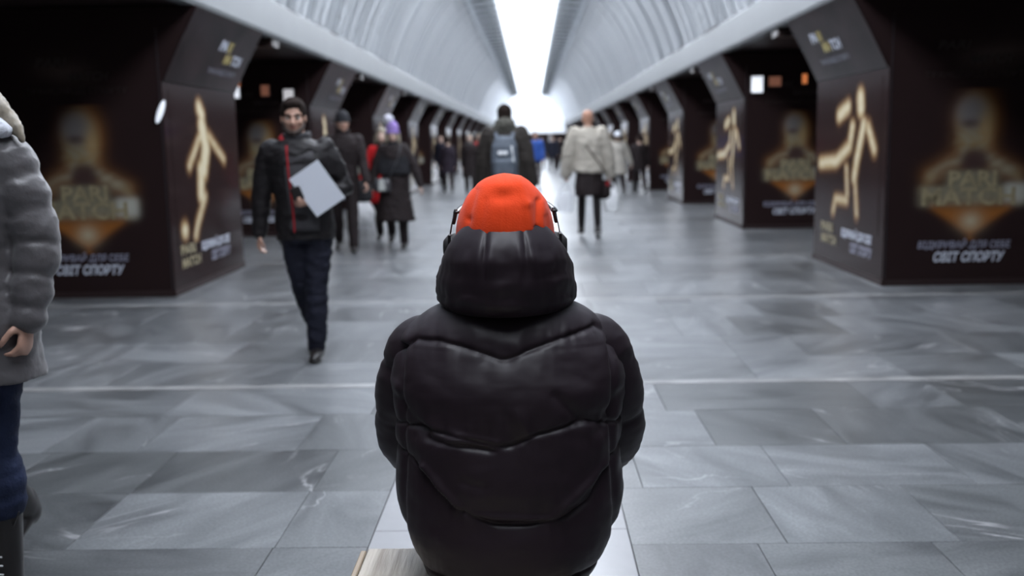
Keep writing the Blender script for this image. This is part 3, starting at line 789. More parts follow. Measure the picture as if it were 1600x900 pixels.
# left arm (his left, -X) bends in front and holds the folder
LOC = (-1.42, 6.50, 0); RZ = pi+.06
r = f.root('person', LOC, RZ, 'bearded man in dark grey jacket walking forward with a white folder')
f.body(mb := MB(), (.75, .45)); f.o = mb.melt('body', skin, r, .0075, 2)
f.face(r, dark_hair)
f.trousers(r, navy_cloth, .011, .016, .010)
f.coat(r, clothes('side_jacket', (.014, .012, .013), .5), .011, .465, .030, .1, wr=.009, name='jacket')
H = f.H; fz = f.dz
# grey front panel and red zip of the open jacket
pn = MB(); P_ = []
def front(x, z, out): 
    p = f.L((0, 0, z*H+f.dz)); 
    for zz, rx, ry in TORSO['m']: pass
    tt = [q for q in TORSO['m'] if q[0] >= z][0]; rx = .105*H+.03; ry = tt[2]*H+.030
    return Vector((p.x+x, p.y+ry*max(.05, 1-abs(x/rx)**2.3)**(1/2.3)+out, p.z))
rows_ = [[front(x, z, .010) for x in np.linspace(-.115, .07+.03*(z-.5)*6*0, 9)] for z in np.linspace(.50, .80, 14)]
rows_ = rows_ + [[p-Vector((0, .02, 0)) for p in row] for row in rows_[::-1]]
obj('jacket_front', grid_mesh('jacket_front', rows_, closed_v=True), clothes('grey_fleece', (.048, .046, .050)), r)
MB().tube([front(.045, z, .014) for z in np.linspace(.50, .82, 12)], .007, 8).build('red_zip', clothes('red_cloth', (.30, .015, .02)), r, True)
f.collar(r, clothes('grey_fleece', (.048, .046, .050)), .010, .022, .035)
MB().tube([f.L((.045*H, .0, .865*H+f.dz)), f.L((.052*H, .028*H, .85*H+f.dz)), f.L((.03*H, .055*H, .825*H+f.dz))], [.016, .022, .014], 12, sq=.6).melt('red_hood_lining', MATS['red_cloth'], r, .008, 2)
MB().tube([f.L((-.04*H, -.03*H, .86*H+f.dz)), f.L((0, -.062*H, .85*H+f.dz)), f.L((.04*H, -.03*H, .86*H+f.dz))], [.03, .045, .03], 14).melt('hood', clothes('dark_grey_cloth', (.030, .028, .030)), r, .012, 2, .006)
f.hair(r, dark_hair, .009)
bd = MB()
def HP(x, y, z): return f.hc + f.hrot @ Vector((x*H, y*H, z*H))
bd.tube([HP(-.038, .006, -.012), HP(-.033, .022, -.036), HP(-.016, .040, -.050), HP(0, .045, -.054), HP(.016, .040, -.050), HP(.033, .022, -.036), HP(.038, .006, -.012)], [.010, .015, .016, .017, .016, .015, .010], 10)
bd.tube([HP(-.018, .043, -.024), HP(0, .052, -.0225), HP(.018, .043, -.024)], [.004, .0055, .004], 8)
bd.melt('beard', mat('beard_hair', (.035, .022, .017), .7), r, .006, 2, .002, 60)
f.shoes(r, shoe_black, .010, shoe_black)
# folder held against the chest
ctr = f.arm[-1][2] + Vector((-.05, .055, .065))
fo = empty('folder', f.W(ctr, LOC, RZ), RZ); tag(fo, 'white folder held at a tilt by the bearded man', 'folder')
fo.rotation_euler = (radians(-8), radians(33), RZ)
MB().box(-.108, .108, -.004, .004, -.145, .145).build('cover', mat('folder_white', (.72, .75, .82), .35), fo)
MB().box(-.105, .105, -.0065, -.0045, -.142, .142).build('sheets', mat('paper', (.8, .8, .8), .6), fo)
# re-seat: dark phone under the fingers
ph = empty('phone', f.W(f.arm[-1][2]+Vector((.075, .073, .035)), LOC, RZ), RZ); tag(ph, 'black rounded phone in the hand that holds the white folder', 'phone'); ph.rotation_euler = (radians(-8), radians(20), RZ)
MB().stack([(-.045, 0, 0, .026, .005), (-.035, 0, 0, .034, .006), (.035, 0, 0, .034, .006), (.045, 0, 0, .026, .005)], 20, 3).build('phone_body', shoe_black, ph, True)

# ---- woman in grey quilted coat, half outside the frame at the left (faces the camera)
f = Fig(1.735, 'f', legs=((.02, .04, 0), (-.30, .35, .3)), arms=(((-.132, -.005, .655), (-.120, .025, .528)), (.1, .1, .2, 0)), lean=.0, abd=(-.07, .0))
f.legk = .80
LOC = (-1.625, 2.90, 0); RZ = pi
r = f.root('person', LOC, RZ, 'blond woman in long grey quilted coat at the left edge, nearest walker')
f.body(mb := MB(), (.62, .3)); mb.melt('body', skin, r, .0065, 2); f.face(r, blond_hair)
grey_quilt = mat('grey_quilt', (.088, .082, .086), .42, spec=.4, var=.08, scale=6, bump=.35, bscale=25, sheen=.2)
f.coat(r, grey_quilt, .009, .42, .030, .10, wr=.0045, name='quilted_coat', quilt=.017, fat=.006)
f.collar(r, mat('white_fleece', (.62, .64, .70), .8, bump=.5, bscale=80), .009, .030, .02)
f.hair(r, blond_hair, .009, back=.07)
MB().tube([(-.05, .03, 1.505), (-.12, .04, 1.49), (-.185, .04, 1.462)], [.034, .034, .026], 14).melt('white_hood_lining', MATS['white_fleece'], r, .008, 2, .004, 30)
MB().tube([(-.04, -.02, 1.63), (-.10, .0, 1.565), (-.165, .01, 1.505), (-.212, .015, 1.46), (-.228, .02, 1.43)], [.050, .046, .036, .022, .010], 14).melt('hair_lock', blond_hair, r, .008, 2, .006, 40, (1, 1, .3))
f.trousers(r, clothes('blue_denim', (.013, .020, .050)), .010, .006, .006, cut=.36, knee=.034)
f.shoes(r, shoe_black, .009, None, shaft=.74)
hip, kn, an, fp = f.leg[-1]
for k in range(4):
    z = an.z+.03+k*.028
    MB().tube([(an.x-.028, an.y+.062, z), (an.x, an.y+.070, z+.006), (an.x+.028, an.y+.062, z+.012)], .0028, 6).build('lace', mat('lace_silver', (.55, .55, .55), .4), r, True)
MB().tube([(an.x-.05, an.y+.03, an.z+.19), (an.x-.085, an.y+.045, an.z+.25)], .002, 6).build('boot_loop', shoe_black, r, True)

# ---- capped man in black behind the bearded man (faces the camera, towards the left)
f = Fig(1.84, 'm', legs=((.22, .05, -.1), (-.2, .3, .3)), arms=((.2, .15, .25, 0), (-.2, .12, .15, 0)), lean=.05, head=(-.05, 0, .35), sway=-.03)
LOC = (-2.42, 13.2, 0); RZ = pi+.1
r = f.root('person', LOC, RZ, 'man in dark cap and black coat just behind the bearded man')
f.body(mb := MB()); mb.melt('body', skin, r, .012, 2); f.face(r); f.trousers(r, black_cloth, .014)
f.coat(r, black_cloth, .014, .42, .03, .12); f.collar(r, black_cloth, .012); f.shoes(r, shoe_black, .012)
f.hat(r, clothes('dark_cap', (.022, .022, .026)), .012, .010, .01, 'cap'); f.hair(r, dark_hair, .012, grow=.002)
g = empty('shoulder_bag', f.W((-.20, -.22, .80), LOC, RZ), RZ); tag(g, 'dull grey bag hanging beside the capped man in black', 'bag')
MB().stack([(-.16, 0, 0, .12, .05), (-.10, 0, 0, .16, .07), (.08, 0, 0, .15, .06), (.14, 0, 0, .11, .03)], 24, 3).build('bag_body', clothes('grey_bag', (.035, .034, .038)), g, True)
MB().tube([(-.10, 0, .12), (-.05, 0, .30), (.03, 0, .34), (.10, 0, .12)], .012, 8).build('strap', shoe_black, g, True)

# ---- woman with lilac bobble hat
f = Fig(1.66, 'f', legs=((.0, .04, 0), (-.25, .5, .5)), arms=((.06, .42, .1, .10), (.04, .34, .2, .16)), lean=.02)
LOC = (-1.80, 13.6, 0); RZ = pi
r = f.root('person', LOC, RZ, 'woman in lilac bobble hat and long black coat walking forward')
f.body(mb := MB()); mb.melt('body', skin_dim, r, .011, 2); f.face(r); f.trousers(r, black_cloth, .013)
f.coat(r, black_cloth, .013, .22, .035, .16, wr=.010, name='long_coat')
mb = MB(); sh = f.neck
mb.stack([(f.L((0, 0, .60*f.H+f.dz)).z, 0, .0, .25, .17), (.66*f.H+f.dz, 0, 0, .245, .165), (.74*f.H+f.dz, 0, 0, .225, .15), (.80*f.H+f.dz, 0, 0, .18, .125), (.84*f.H+f.dz, 0, 0, .09, .09), (.875*f.H+f.dz, 0, .01, .072, .075)], 30, 2.1)
mb.melt('cape', clothes('charcoal_wool', (.016, .016, .019), .9), r, .013, 3, .010, 8)
f.shoes(r, shoe_black, .011); f.hair(r, blond_hair, .011, back=.03)
ht = f.hat(r, clothes('lilac_knit', (.26, .18, .44), .9), .010, .012, .03, 'bobble_hat')
MB().ell(f.hc+Vector((.045, 0, .125*f.H)), (.062, .062, .062)).melt('bobble', clothes('bobble_fluff', (.62, .62, .70), .95), ht, .010, 1, .012, 40)
g = empty('handbag', f.W((.14, .20, .86), LOC, RZ), RZ); tag(g, 'small dark handbag with pale flap at the hip of the woman in lilac hat', 'bag')
MB().stack([(-.09, 0, 0, .10, .035), (-.06, 0, 0, .12, .045), (.06, 0, 0, .11, .04), (.09, 0, 0, .08, .02)], 20, 3).build('bag_body', mat('bag_dark', (.04, .04, .045), .4), g, True)
MB().prism([(-.055, -.06), (.045, -.07), (.035, .06), (.0, .10), (-.03, .06)], 'y', .044, .054).build('pale_flap', mat('pale_leather', (.45, .46, .44), .4), g)
MB().tube([(-.08, 0, .07), (-.22, -.03, .36), (-.26, -.12, .56)], .008, 8).build('strap', MATS['bag_dark'], g, True)

# ---- red coat behind
f = Fig(1.64, 'f', legs=((.15, .1, 0), (-.15, .2, .2)), arms=((.0, .1, .1, 0), (.05, .34, .08, .0)), lean=.02)
LOC = (-2.10, 14.6, 0); RZ = pi
red_coat = clothes('red_coat', (.50, .012, .015), .7)
r = f.root('person', LOC, RZ, 'blond woman in red coat half hidden behind the lilac hat woman')
f.body(mb := MB()); mb.melt('body', skin_dim, r, .012, 2); f.face(r); f.trousers(r, black_cloth, .014); f.coat(r, red_coat, .014, .34, .03, .14)
f.collar(r, black_cloth, .012); f.shoes(r, shoe_black, .012); f.hair(r, blond_hair, .012, back=.05)
plastic_bag(f.W(f.arm[1][2]+Vector((-.02, .06, -.10)), LOC, RZ), RZ, .36, .42, 'white plastic bag hanging low left of the lilac hat woman', bag_white, .10)

def simple(loc, rz, H, sex, label, coatm, hem, legm, hatm=None, hairm=dark_hair, legs=None, flare=.12, skinm=skin_dim, arms=None, collarm=None, grow=.03, vox=.016, lean=.02, hoodm=None, back=0., hatname='hat', shoe=shoe_black, sole=None, cname='coat', tr=.012, face=True, head=(0, 0, 0)):
    f = Fig(H, sex, legs or ((.22, .06, -.1), (-.22, .35, .35)), arms or ((.15, .10, .2, 0), (-.12, .10, .2, 0)), lean, head)
    r = f.root('person', loc, rz, label)
    f.body(mb := MB()); mb.melt('body', skinm, r, vox*.8, 2)
    if face: f.face(r)
    f.trousers(r, legm, vox, tr); f.coat(r, coatm, vox, hem, grow, flare, name=cname)
    if collarm: f.collar(r, collarm, vox*.8)
    f.shoes(r, shoe, vox*.8, sole)
    if hatm: f.hat(r, hatm, vox*.8, name=hatname)
    if hairm: f.hair(r, hairm, vox*.8, back=back, grow=.004)
    if hoodm:
        c = f.neck; Hh = f.H
        MB().tube([(c.x+x*Hh, c.y+y_*Hh, c.z+.012*Hh+z_*Hh) for x, y_, z_ in ((-.05, .03, 0), (-.062, -.01, .01), (-.04, -.05, .012), (0, -.062, .012), (.04, -.05, .012), (.062, -.01, .01), (.05, .03, 0))], [.02, .028, .032, .036, .032, .028, .02], 10).melt('fur_hood', hoodm, r, vox*.8, 1, .008, 20)
    return f
olive = clothes('olive_parka', (.030, .025, .022)); fur = clothes('khaki_fur', (.085, .082, .070), .95, var=.4, scale=30)
blue_j = clothes('blue_jacket', (.030, .085, .33), .6); beige_j = clothes('beige_jacket', (.42, .385, .33), .8, var=.08)
cream = clothes('cream_coat', (.45, .42, .37), .85, var=.1); white_knit = clothes('white_knit', (.75, .77, .82), .9, var=.03)
# far passers-by
simple((-1.60, 27.2, 0), pi, 1.66, 'f', 'woman in black coat with hazy pale scarf, left of the backpack man', black_cloth, .30, black_cloth, hairm=blond_hair, collarm=clothes('grey_scarf', (.10, .10, .10)))
simple((-3.02, 34.5, 0), pi-.3, 1.72, 'm', 'slim man in dark blue clothes standing beside the left pylons', navy_cloth, .45, navy_cloth)
simple((-1.52, 31.0, 0), pi, 1.70, 'f', 'woman in bright red jacket with a black waistcoat behind the black coat woman', red_coat, .45, black_cloth, hairm=blond_hair)
simple((-2.35, 29.0, 0), .1, 1.60, 'f', 'short person in dark coat right of the dark blue man', clothes('plum_cloth', (.018, .012, .020)), .35, black_cloth)
simple((.20, 32.5, 0), pi, 1.75, 'm', 'man in bright blue jacket walking down the middle', blue_j, .46, black_cloth, skinm=skin, grow=.045)
for i, (x, y, h, lb, rz) in enumerate([(1.05, 46., 1.70, 'dark-clad person right of the blue jacket man, nearest of the far group', pi), (1.55, 52., 1.75, 'dark-clad person farther right, beside the head of the beige jacket walker', 0), (.62, 55., 1.68, 'tiny dark-clad person directly right of the blue jacket', pi), (1.9, 62., 1.75, 'farthest dark-clad person at the right side of the hall', 0), (-.5, 60., 1.7, 'tiny dark-clad person left of the blue jacket', pi)]):
    simple((x, y, 0), rz, h, 'm', lb, black_cloth if i % 2 else navy_cloth, .42, black_cloth, vox=.022, face=False)

# ---- backpack man
f = Fig(1.86, 'm', legs=((.25, .06, -.1), (-.2, .3, .35)), arms=((.12, .17, .15, 0), (-.1, .17, .2, 0)), lean=.02)
LOC = (-.245, 12.1, 0); RZ = 0
r = f.root('person', LOC, RZ, 'tall man in dark parka seen from behind with a grey backpack')
f.body(mb := MB()); mb.melt('body', skin, r, .012, 2); f.face(r); f.trousers(r, black_cloth, .014)
f.coat(r, olive, .014, .40, .055, .12, name='parka', fat=.012); f.shoes(r, shoe_black, .012); f.hair(r, dark_hair, .010)
c = f.neck; Hh = f.H
mb = MB(); mb.ell((c.x, c.y-.065, c.z+.055), (.125, .10, .10), 20, 12); mb.ell((c.x, c.y-.02, c.z+.0), (.16, .13, .09), 20, 12)
mb.melt('hood', fur, r, .012, 2, .014, 22)
bp = empty('backpack', f.W((0.0, -.235, .98), LOC, RZ), RZ); tag(bp, 'grey-blue backpack on the back of the tall parka man', 'backpack')
mb = MB(); mb.stack([(.0, 0, 0, .12, .05), (.03, 0, -.01, .155, .085), (.20, 0, -.02, .162, .10), (.38, 0, -.01, .150, .085), (.47, 0, .01, .115, .06), (.50, 0, .02, .07, .03)], 28, 3)
bpm = clothes('backpack_cloth', (.085, .100, .125), .6); mb.melt('shell', bpm, bp, .010, 2, .004)
MB().stack([(.04, 0, -.095, .11, .025), (.06, 0, -.10, .125, .035), (.20, 0, -.105, .125, .035), (.225, 0, -.10, .11, .02)], 24, 3.2).melt('front_pocket', clothes('backpack_pocket', (.10, .118, .145), .6), bp, .008, 2)
for xx in (-.028, .028):
    mbb = MB(); mbb.v = []; mbb.ell((xx-.02, -.128, .30), (.032, .006, .024), 16, 8); mbb.build('round_badge', mat('badge_white', (.8, .82, .85), .5), bp, True)
MB().tube([(.085, -.105, .37), (.10, -.118, .28), (.105, -.12, .20)], [.012, .006, .014], 8).build('pale_strap_end', MATS['badge_white'], bp, True)
for sx in (-1, 1): MB().tube([(sx*.09, .01, .44), (sx*.10, .08, .53), (sx*.11, .17, .55), (sx*.13, .28, .50)], .022, 10, sq=.4, up=(0, 0, 1)).build('strap', bpm, bp, True)

# ---- person in beige jacket and black skirt, white bag in each hand
f = Fig(1.80, 'm', legs=((.10, .04, .1), (-.05, .16, .35)), arms=((.05, .26, .10, .12), (.0, .22, .15, .06)), lean=.03, head=(.1, 0, 0), sway=-.02)
LOC = (.90, 14.5, 0); RZ = .0
r = f.root('person', LOC, RZ, 'person with cropped ginger hair in beige jacket and black skirt')
f.legk = .8; f.body(mb := MB(), (.9, .9)); mb.melt('body', skin, r, .011, 2); f.face(r)
f.trousers(r, clothes('black_tights', (.008, .006, .007), .5), .011, .010, .001, name='tights')
mb = MB(); mb.stack([(.345*f.H, 0, .0, .205, .175), (.42*f.H+f.dz, 0, 0, .20, .165), (.52*f.H+f.dz, 0, 0, .195, .155), (.60*f.H+f.dz, 0, 0, .165, .13)], 28, 2.2)
mb.melt('skirt', black_cloth, r, .013, 3, .016, 7, (1, 1, .5))
f.coat(r, beige_j, .012, .50, .058, .0, wr=.014, name='jacket', fat=.02)
f.collar(r, beige_j, .011, .030, .028)
f.shoes(r, shoe_black, .010, sole_w)
f.hair(r, mat('ginger_hair', (.42, .22, .15), .6, var=.15, scale=60), .010, grow=.001)
bs = f.L((0, 0, .70*f.H+f.dz))
def bk_(x, z): return Vector((f.L((0, 0, z)).x+x, f.L((0, 0, z)).y-.178+.5*x*x*2.2, z))
MB().tube([bk_(-.13, 1.46)+Vector((0, .03, 0)), bk_(-.06, 1.36), bk_(.04, 1.22), bk_(.13, 1.10), bk_(.20, .98)], .013, 8, sq=.5, up=(0, 1, 0)).build('cross_strap', mat('strap_brown', (.10, .08, .07), .6), r, True)
hb = f.W(f.arm[1][2]+Vector((.02, .02, -.12)), LOC, RZ); hl = f.W(f.arm[-1][2]+Vector((-.02, .02, -.12)), LOC, RZ)
plastic_bag(hb, .2, .22, .34, 'white plastic bag in the right hand of the beige jacket person', bag_white, .10)
plastic_bag(hl, -.2, .26, .30, 'pale translucent plastic bag in the left hand of the beige jacket person', mat('bag_thin', (.78, .80, .84), .3, alpha=.45, var=.05, scale=6, bump=.3, bscale=12), .14)
g = empty('hip_bag', f.W((.22, .05, .70), LOC, RZ), RZ); tag(g, 'black hip bag with a red tab against the black skirt', 'bag')
MB().stack([(-.14, 0, 0, .08, .05), (-.10, 0, 0, .10, .07), (.10, 0, 0, .09, .06), (.14, 0, 0, .06, .03)], 20, 3).build('bag_body', black_cloth, g, True)
MB().box(.02, .07, -.072, -.064, .06, .12).build('red_tab', MATS['red_cloth'], g)

# ---- woman in cream coat and white hat
f = simple((2.30, 25.9, 0), .1, 1.64, 'f', 'woman in white hat and cream coat with fur hood, beside the right pylons', cream, .34, black_cloth, hatm=white_knit, hoodm=clothes('brown_fur', (.17, .13, .10), .95, var=.4, scale=30), hatname='white_hat', vox=.014, grow=.045, arms=((.05, .30, .1, 0), (.0, .35, .1, 0)))
simple((2.95, 26.8, 0), .1, 1.55, 'm', 'person in black half hidden right of the cream coat woman', black_cloth, .40, black_cloth, vox=.018, face=False)

# ================================================================== BENCH
bench = empty('bench', (-.06, 1.65, 0)); tag(bench, 'pale wooden bench under the man in the orange beanie', 'bench')
wood = mat('pale_wood', (.52, .47, .40), .5, spec=.35, color2=(.27, .225, .18), scale=3.2, stretch=(14, 1, 14), bump=.25, bscale=6)
BX0, BX1, BY0, BY1, BZ = -.29, .24, -.75, .60, .45
nb = 3; wdt = (BX1-BX0-.016)/nb
for k in range(nb):
    x0 = BX0+.016+k*wdt; MB().box(x0+.0008, x0+wdt-.0008, BY0, BY1, BZ-.045, BZ, .004).build('plank', wood, bench)
for xx in (BX0, BX1):
    MB().box(min(xx, xx+.014*(1 if xx < 0 else -1)), max(xx, xx+.014*(1 if xx < 0 else -1)), BY0, BY1-.003, BZ-.05, BZ-.004, .003).build('edge_band', mat('edge_band_wood', (.36, .28, .20), .5, var=.3, scale=4, stretch=(1, .3, 1)), bench)
for yy in (BY0+.12, BY1-.16):
    MB().box(BX0+.06, BX1-.06, yy, yy+.06, BZ-.10, BZ-.045).build('crossbar', steel, bench)
    for xx in (BX0+.06, BX1-.11): MB().box(xx, xx+.05, yy, yy+.06, .003, BZ-.10).build('leg', steel, bench)

# ================================================================== SEATED MAN
SX = .010
man = empty('person', (SX, 2.16, 0)); tag(man, 'seated man in orange beanie and black puffer jacket seen from behind', 'person')
# body: sits on the bench end, legs over the end, hands on the lap
f = Fig(1.76, 'm'); H = 1.76
b = MB(); oz = .455+.06
def tz(z): return z
b.stack([(.475, 0, -.02, .13, .11), (.52, 0, -.02, .175, .13), (.60, 0, .0, .165, .115), (.72, 0, .0, .16, .11), (.84, 0, .02, .18, .115), (.94, 0, .03, .185, .11), (1.00, 0, .035, .14, .09), (1.05, 0, .04, .07, .06)])
f.dz = 0
for sd in (-1, 1):
    b.tube([(sd*.09, -.01, .545), (sd*.11, .22, .545), (sd*.13, .44, .53), (sd*.125, .47, .38), (sd*.12, .45, .22), (sd*.12, .42, .09)], [.085, .078, .058, .056, .052, .034], 16)
    b.tube([(sd*.12, .38, .045), (sd*.122, .46, .042), (sd*.125, .56, .035), (sd*.126, .62, .03)], [.032, .036, .034, .022], 12, sq=.8)
    f.arm[sd] = [Vector((sd*.185, .03, .95)), Vector((sd*.235, .10, .69)), Vector((sd*.10, .33, .66))]
    sh, el, wr = f.arm[sd]; b.tube([sh, sh*.5+el*.5, el, el*.6+wr*.4, wr], [.052, .045, .038, .036, .026], 14)
    f.H = H; f.hand(b, sd, .55)
f.hc = Vector((-.003, .05, 1.19)); f.neck = Vector((0, .04, 1.06)); f.hrot = Matrix.Rotation(-.12, 3, 'X')
b.tube([(0, .04, 1.0), (0, .045, 1.14)], [.062, .056], 16); f.head(b)
b.melt('body', skin, man, .0075, 2); f.face(man, dark_hair)
# trousers and shoes
mb = MB(); mb.stack([(.464, 0, -.02, .13, .11), (.50, 0, -.02, .185, .14), (.60, 0, -.01, .175, .125), (.66, 0, -.01, .165, .115)])
for sd in (-1, 1): mb.tube([(sd*.09, -.01, .55), (sd*.11, .22, .55), (sd*.13, .45, .535), (sd*.125, .485, .38), (sd*.12, .46, .22), (sd*.12, .43, .11)], [.092, .086, .070, .066, .062, .058], 16)
mb.melt('trousers', navy_cloth, man, .010, 3, .006, 9)
for sd in (-1, 1):
    mb = MB(); mb.tube([(sd*.12, .375, .05), (sd*.122, .46, .046), (sd*.125, .56, .04), (sd*.126, .635, .034)], [.042, .046, .043, .030], 14, sq=.82); mb.tube([(sd*.12, .42, .12), (sd*.12, .42, .06)], [.046, .048], 14)
    mb.melt('shoe', shoe_black, man, .008, 2)
# puffer jacket -----------------------------------------------------------
nylon = mat('black_nylon', (.0165, .0098, .0140), .44, spec=.30, var=.12, scale=3, bump=.08, bscale=14, sheen=.03)
SEAMS = [
 [(-.30, .925), (-.235, .955), (-.191, .984), (-.136, .985), (-.06, .968), (-.002, .949), (.05, .968), (.105, .985), (.194, 1.003), (.236, .975), (.30, .93)],
 [(-.30, .79), (-.235, .805), (-.184, .812), (-.085, .797), (.004, .778), (.061, .803), (.164, .823), (.236, .80), (.30, .79)],
 [(-.30, .76), (-.20, .74), (-.17, .713), (-.109, .655), (-.026, .622), (.033, .620), (.12, .630), (.165, .655), (.196, .705), (.24, .74), (.30, .76)],
 [(-.30, .50), (-.1, .495), (.1, .495), (.30, .50)]]
def seam_z(k, x):
    P_ = SEAMS[k]
    for a, c in zip(P_[:-1], P_[1:]):
        if x <= c[0]:
            t = (x-a[0])/(c[0]-a[0]); t = max(0, min(1, t)); return a[1]+(c[1]-a[1])*t
    return P_[-1][1]
# outline of the jacket: z, half width, half depth, centre y
OUTL = [(.435, .150, .140, -.03), (.455, .172, .165, -.03), (.50, .200, .182, -.03), (.56, .228, .190, -.02), (.63, .243, .190, -.01), (.72, .246, .188, .0), (.80, .248, .186, .01), (.88, .252, .178, .02),
        (.93, .250, .165, .028), (.97, .238, .150, .033), (1.005, .212, .132, .037), (1.03, .175, .112, .04), (1.05, .13, .09, .042), (1.065, .085, .07, .044)]
def outl(z):
    for a, c in zip(OUTL[:-1], OUTL[1:]):
        if z <= c[0]:
            t = (z-a[0])/(c[0]-a[0]); t = max(0, t); return [a[i]+(c[i]-a[i])*t for i in (1, 2, 3)]
    return OUTL[-1][1:]
NZ, NT = 210, 260
zz = np.linspace(.453, 1.065, NZ); P_ = []
wrn = lambda x, y_, z_: noise.fractal(Vector((x, y_, z_)), .7, 2., 3)
for z in zz:
    zs_ = [z+dz_ for dz_ in (-.02, -.01, 0, .01, .02)]; oo = [outl(max(.435, min(1.065, q))) for q in zs_]
    rx = sum(o_[0] for o_ in oo)/5; ry = sum(o_[1] for o_ in oo)/5; cy = sum(o_[2] for o_ in oo)/5; row = []
    for i in range(NT):
        th = 2*pi*i/NT; e = 2.35; ct, st = cos(th), sin(th)
        nx = math.copysign(abs(ct)**(2/e), ct); ny = math.copysign(abs(st)**(2/e), st)
        x = rx*nx; y = cy+ry*ny
        back = 1 if ny < 0 else .6
        sz = [seam_z(k, x) for k in range(4)] + [1.12]
        levels = sorted(sz + [.40])
        lo = max([q for q in levels if q <= z] or [.40]); hi = min([q for q in levels if q > z] or [1.12])
        w_ = max(hi-lo, .02); t = (z-lo)/w_; puff = (sin(pi*t)**.6)*min(.010, w_*.085)
        dn = min(abs(z-q) for q in sz[:4])
        groove = -.0045*exp(-(dn/.005)**2)
        # crumpled stitching: short creases standing across the seams
        cr = .0045*exp(-dn/.035)*wrn(x*34+5, y*6, z*5) + .0040*wrn(x*7, y*8, z*10+3) + .0006*wrn(x*26, y*20, z*34)
        # diagonal folds drawn from the armpits to the middle
        dg = 0.
        for (ax, az, bx, bz, amp, wd) in ((-.235, .86, -.16, .80, -.007, .012), (-.20, .83, -.10, .79, .006, .014), (.10, .88, .15, .83, -.006, .010), (.15, .83, .22, .83, -.004, .012), (.235, .86, .20, .80, -.007, .012),
                                          (.225, .97, .245, .93, -.007, .010), (-.225, .96, -.235, .90, -.007, .010), (-.10, .80, -.02, .785, .007, .009), (-.16, .79, -.03, .772, -.006, .006), (-.17, .73, -.10, .655, .010, .010), (-.08, .642, .10, .628, .006, .008), (.10, .64, .20, .72, .007, .010), (0.0, .84, .01, .80, -.004, .012), (.02, .85, .05, .80, .004, .01), (-.09, .71, -.05, .70, -.004, .01)):
            if ny < .2:
                dx, dz2 = bx-ax, bz-az; L_ = dx*dx+dz2*dz2; tt = ((x-ax)*dx+(z-az)*dz2)/L_; tc_ = max(0, min(1, tt))
                d_ = sqrt((x-ax-tc_*dx)**2+(z-az-tc_*dz2)**2); dg += amp*exp(-(d_/wd)**2)
        # side panel seams under the arms
        sidev = -.010*exp(-((abs(x)-.222)/.007)**2) if .50 < z < .97 and ny < 0 else 0
        dsp = (puff+groove)*back + cr*back + dg + sidev
        nvx, nvy = nx, ny; ln = sqrt(nvx*nvx+nvy*nvy)+1e-6
        row.append((x+dsp*nvx/ln, y+dsp*nvy/ln, z + (.3*puff if z > .97 else 0)))
    P_.append(row)
lowr = [(p[0]*.96, (p[1]+.03)*.96-.03, .451) for p in P_[0]]; lowi = [(p[0]*.80, (p[1]+.03)*.8-.03, .47) for p in P_[0]]
jacket = obj('puffer_jacket', grid_mesh('puffer_jacket', [lowi, lowr]+P_, closed_u=True), nylon, man)
# sleeves
for sd in (-1, 1):
    path = [Vector(p) for p in ((sd*.150, .035, .935), (sd*.178, .037, .958), (sd*.205, .045, .93), (sd*.222, .06, .86), (sd*.232, .085, .78), (sd*.228, .12, .71), (sd*.205, .17, .672), (sd*.17, .24, .66), (sd*.135, .295, .66), (sd*.10, .34, .66))]
    rad = [.040, .060, .074, .079, .080, .080, .076, .072, .064, .050]
    n = 150; rows_ = []; dist = 0; prev = None; ringN = 56; rows_.append([tuple(path[0]+Vector((0, 0, .01)))]*ringN)
    pts = []
    for i in range(n+1):
        t = i/n*(len(path)-1); k = min(int(t), len(path)-2); u = t-k
        p0 = path[max(0, k-1)]; p1 = path[k]; p2 = path[k+1]; p3 = path[min(len(path)-1, k+2)]
        q = .5*((2*p1)+(p2-p0)*u+(2*p0-5*p1+4*p2-p3)*u*u+(3*p1-p0-3*p2+p3)*u**3)
        pts.append((q, rad[k]*(1-u)+rad[k+1]*u))
    for i, (q, r_) in enumerate(pts):
        d = (pts[min(n, i+1)][0]-pts[max(0, i-1)][0]).normalized()
        if prev is not None: dist += (q-prev).length
        prev = q
        a = Vector((sd, 0, 0)); a = (a-d*a.dot(d)).normalized(); bb = d.cross(a)
        ph = (dist+.012)/.118; pf = abs(sin(pi*ph))**.5
        row = []
        for j in range(ringN):
            th = 2*pi*j/ringN
            w_ = q + a*cos(th)*r_+bb*sin(th)*r_
            rr = r_ + .009*(pf-.75) + .005*wrn(w_.x*10, w_.y*10, w_.z*22)*(1.5-pf)
            row.append(tuple(q + a*cos(th)*rr + bb*sin(th)*rr))
        rows_.append(row)
    obj('sleeve', grid_mesh('sleeve', rows_, closed_u=True), nylon, man)
    MB().tube([path[-1]+Vector((sd*.004, -.006, 0)), path[-1]+Vector((-sd*.012, .022, 0))], [.042, .034], 20).build('cuff', nylon, man, True)
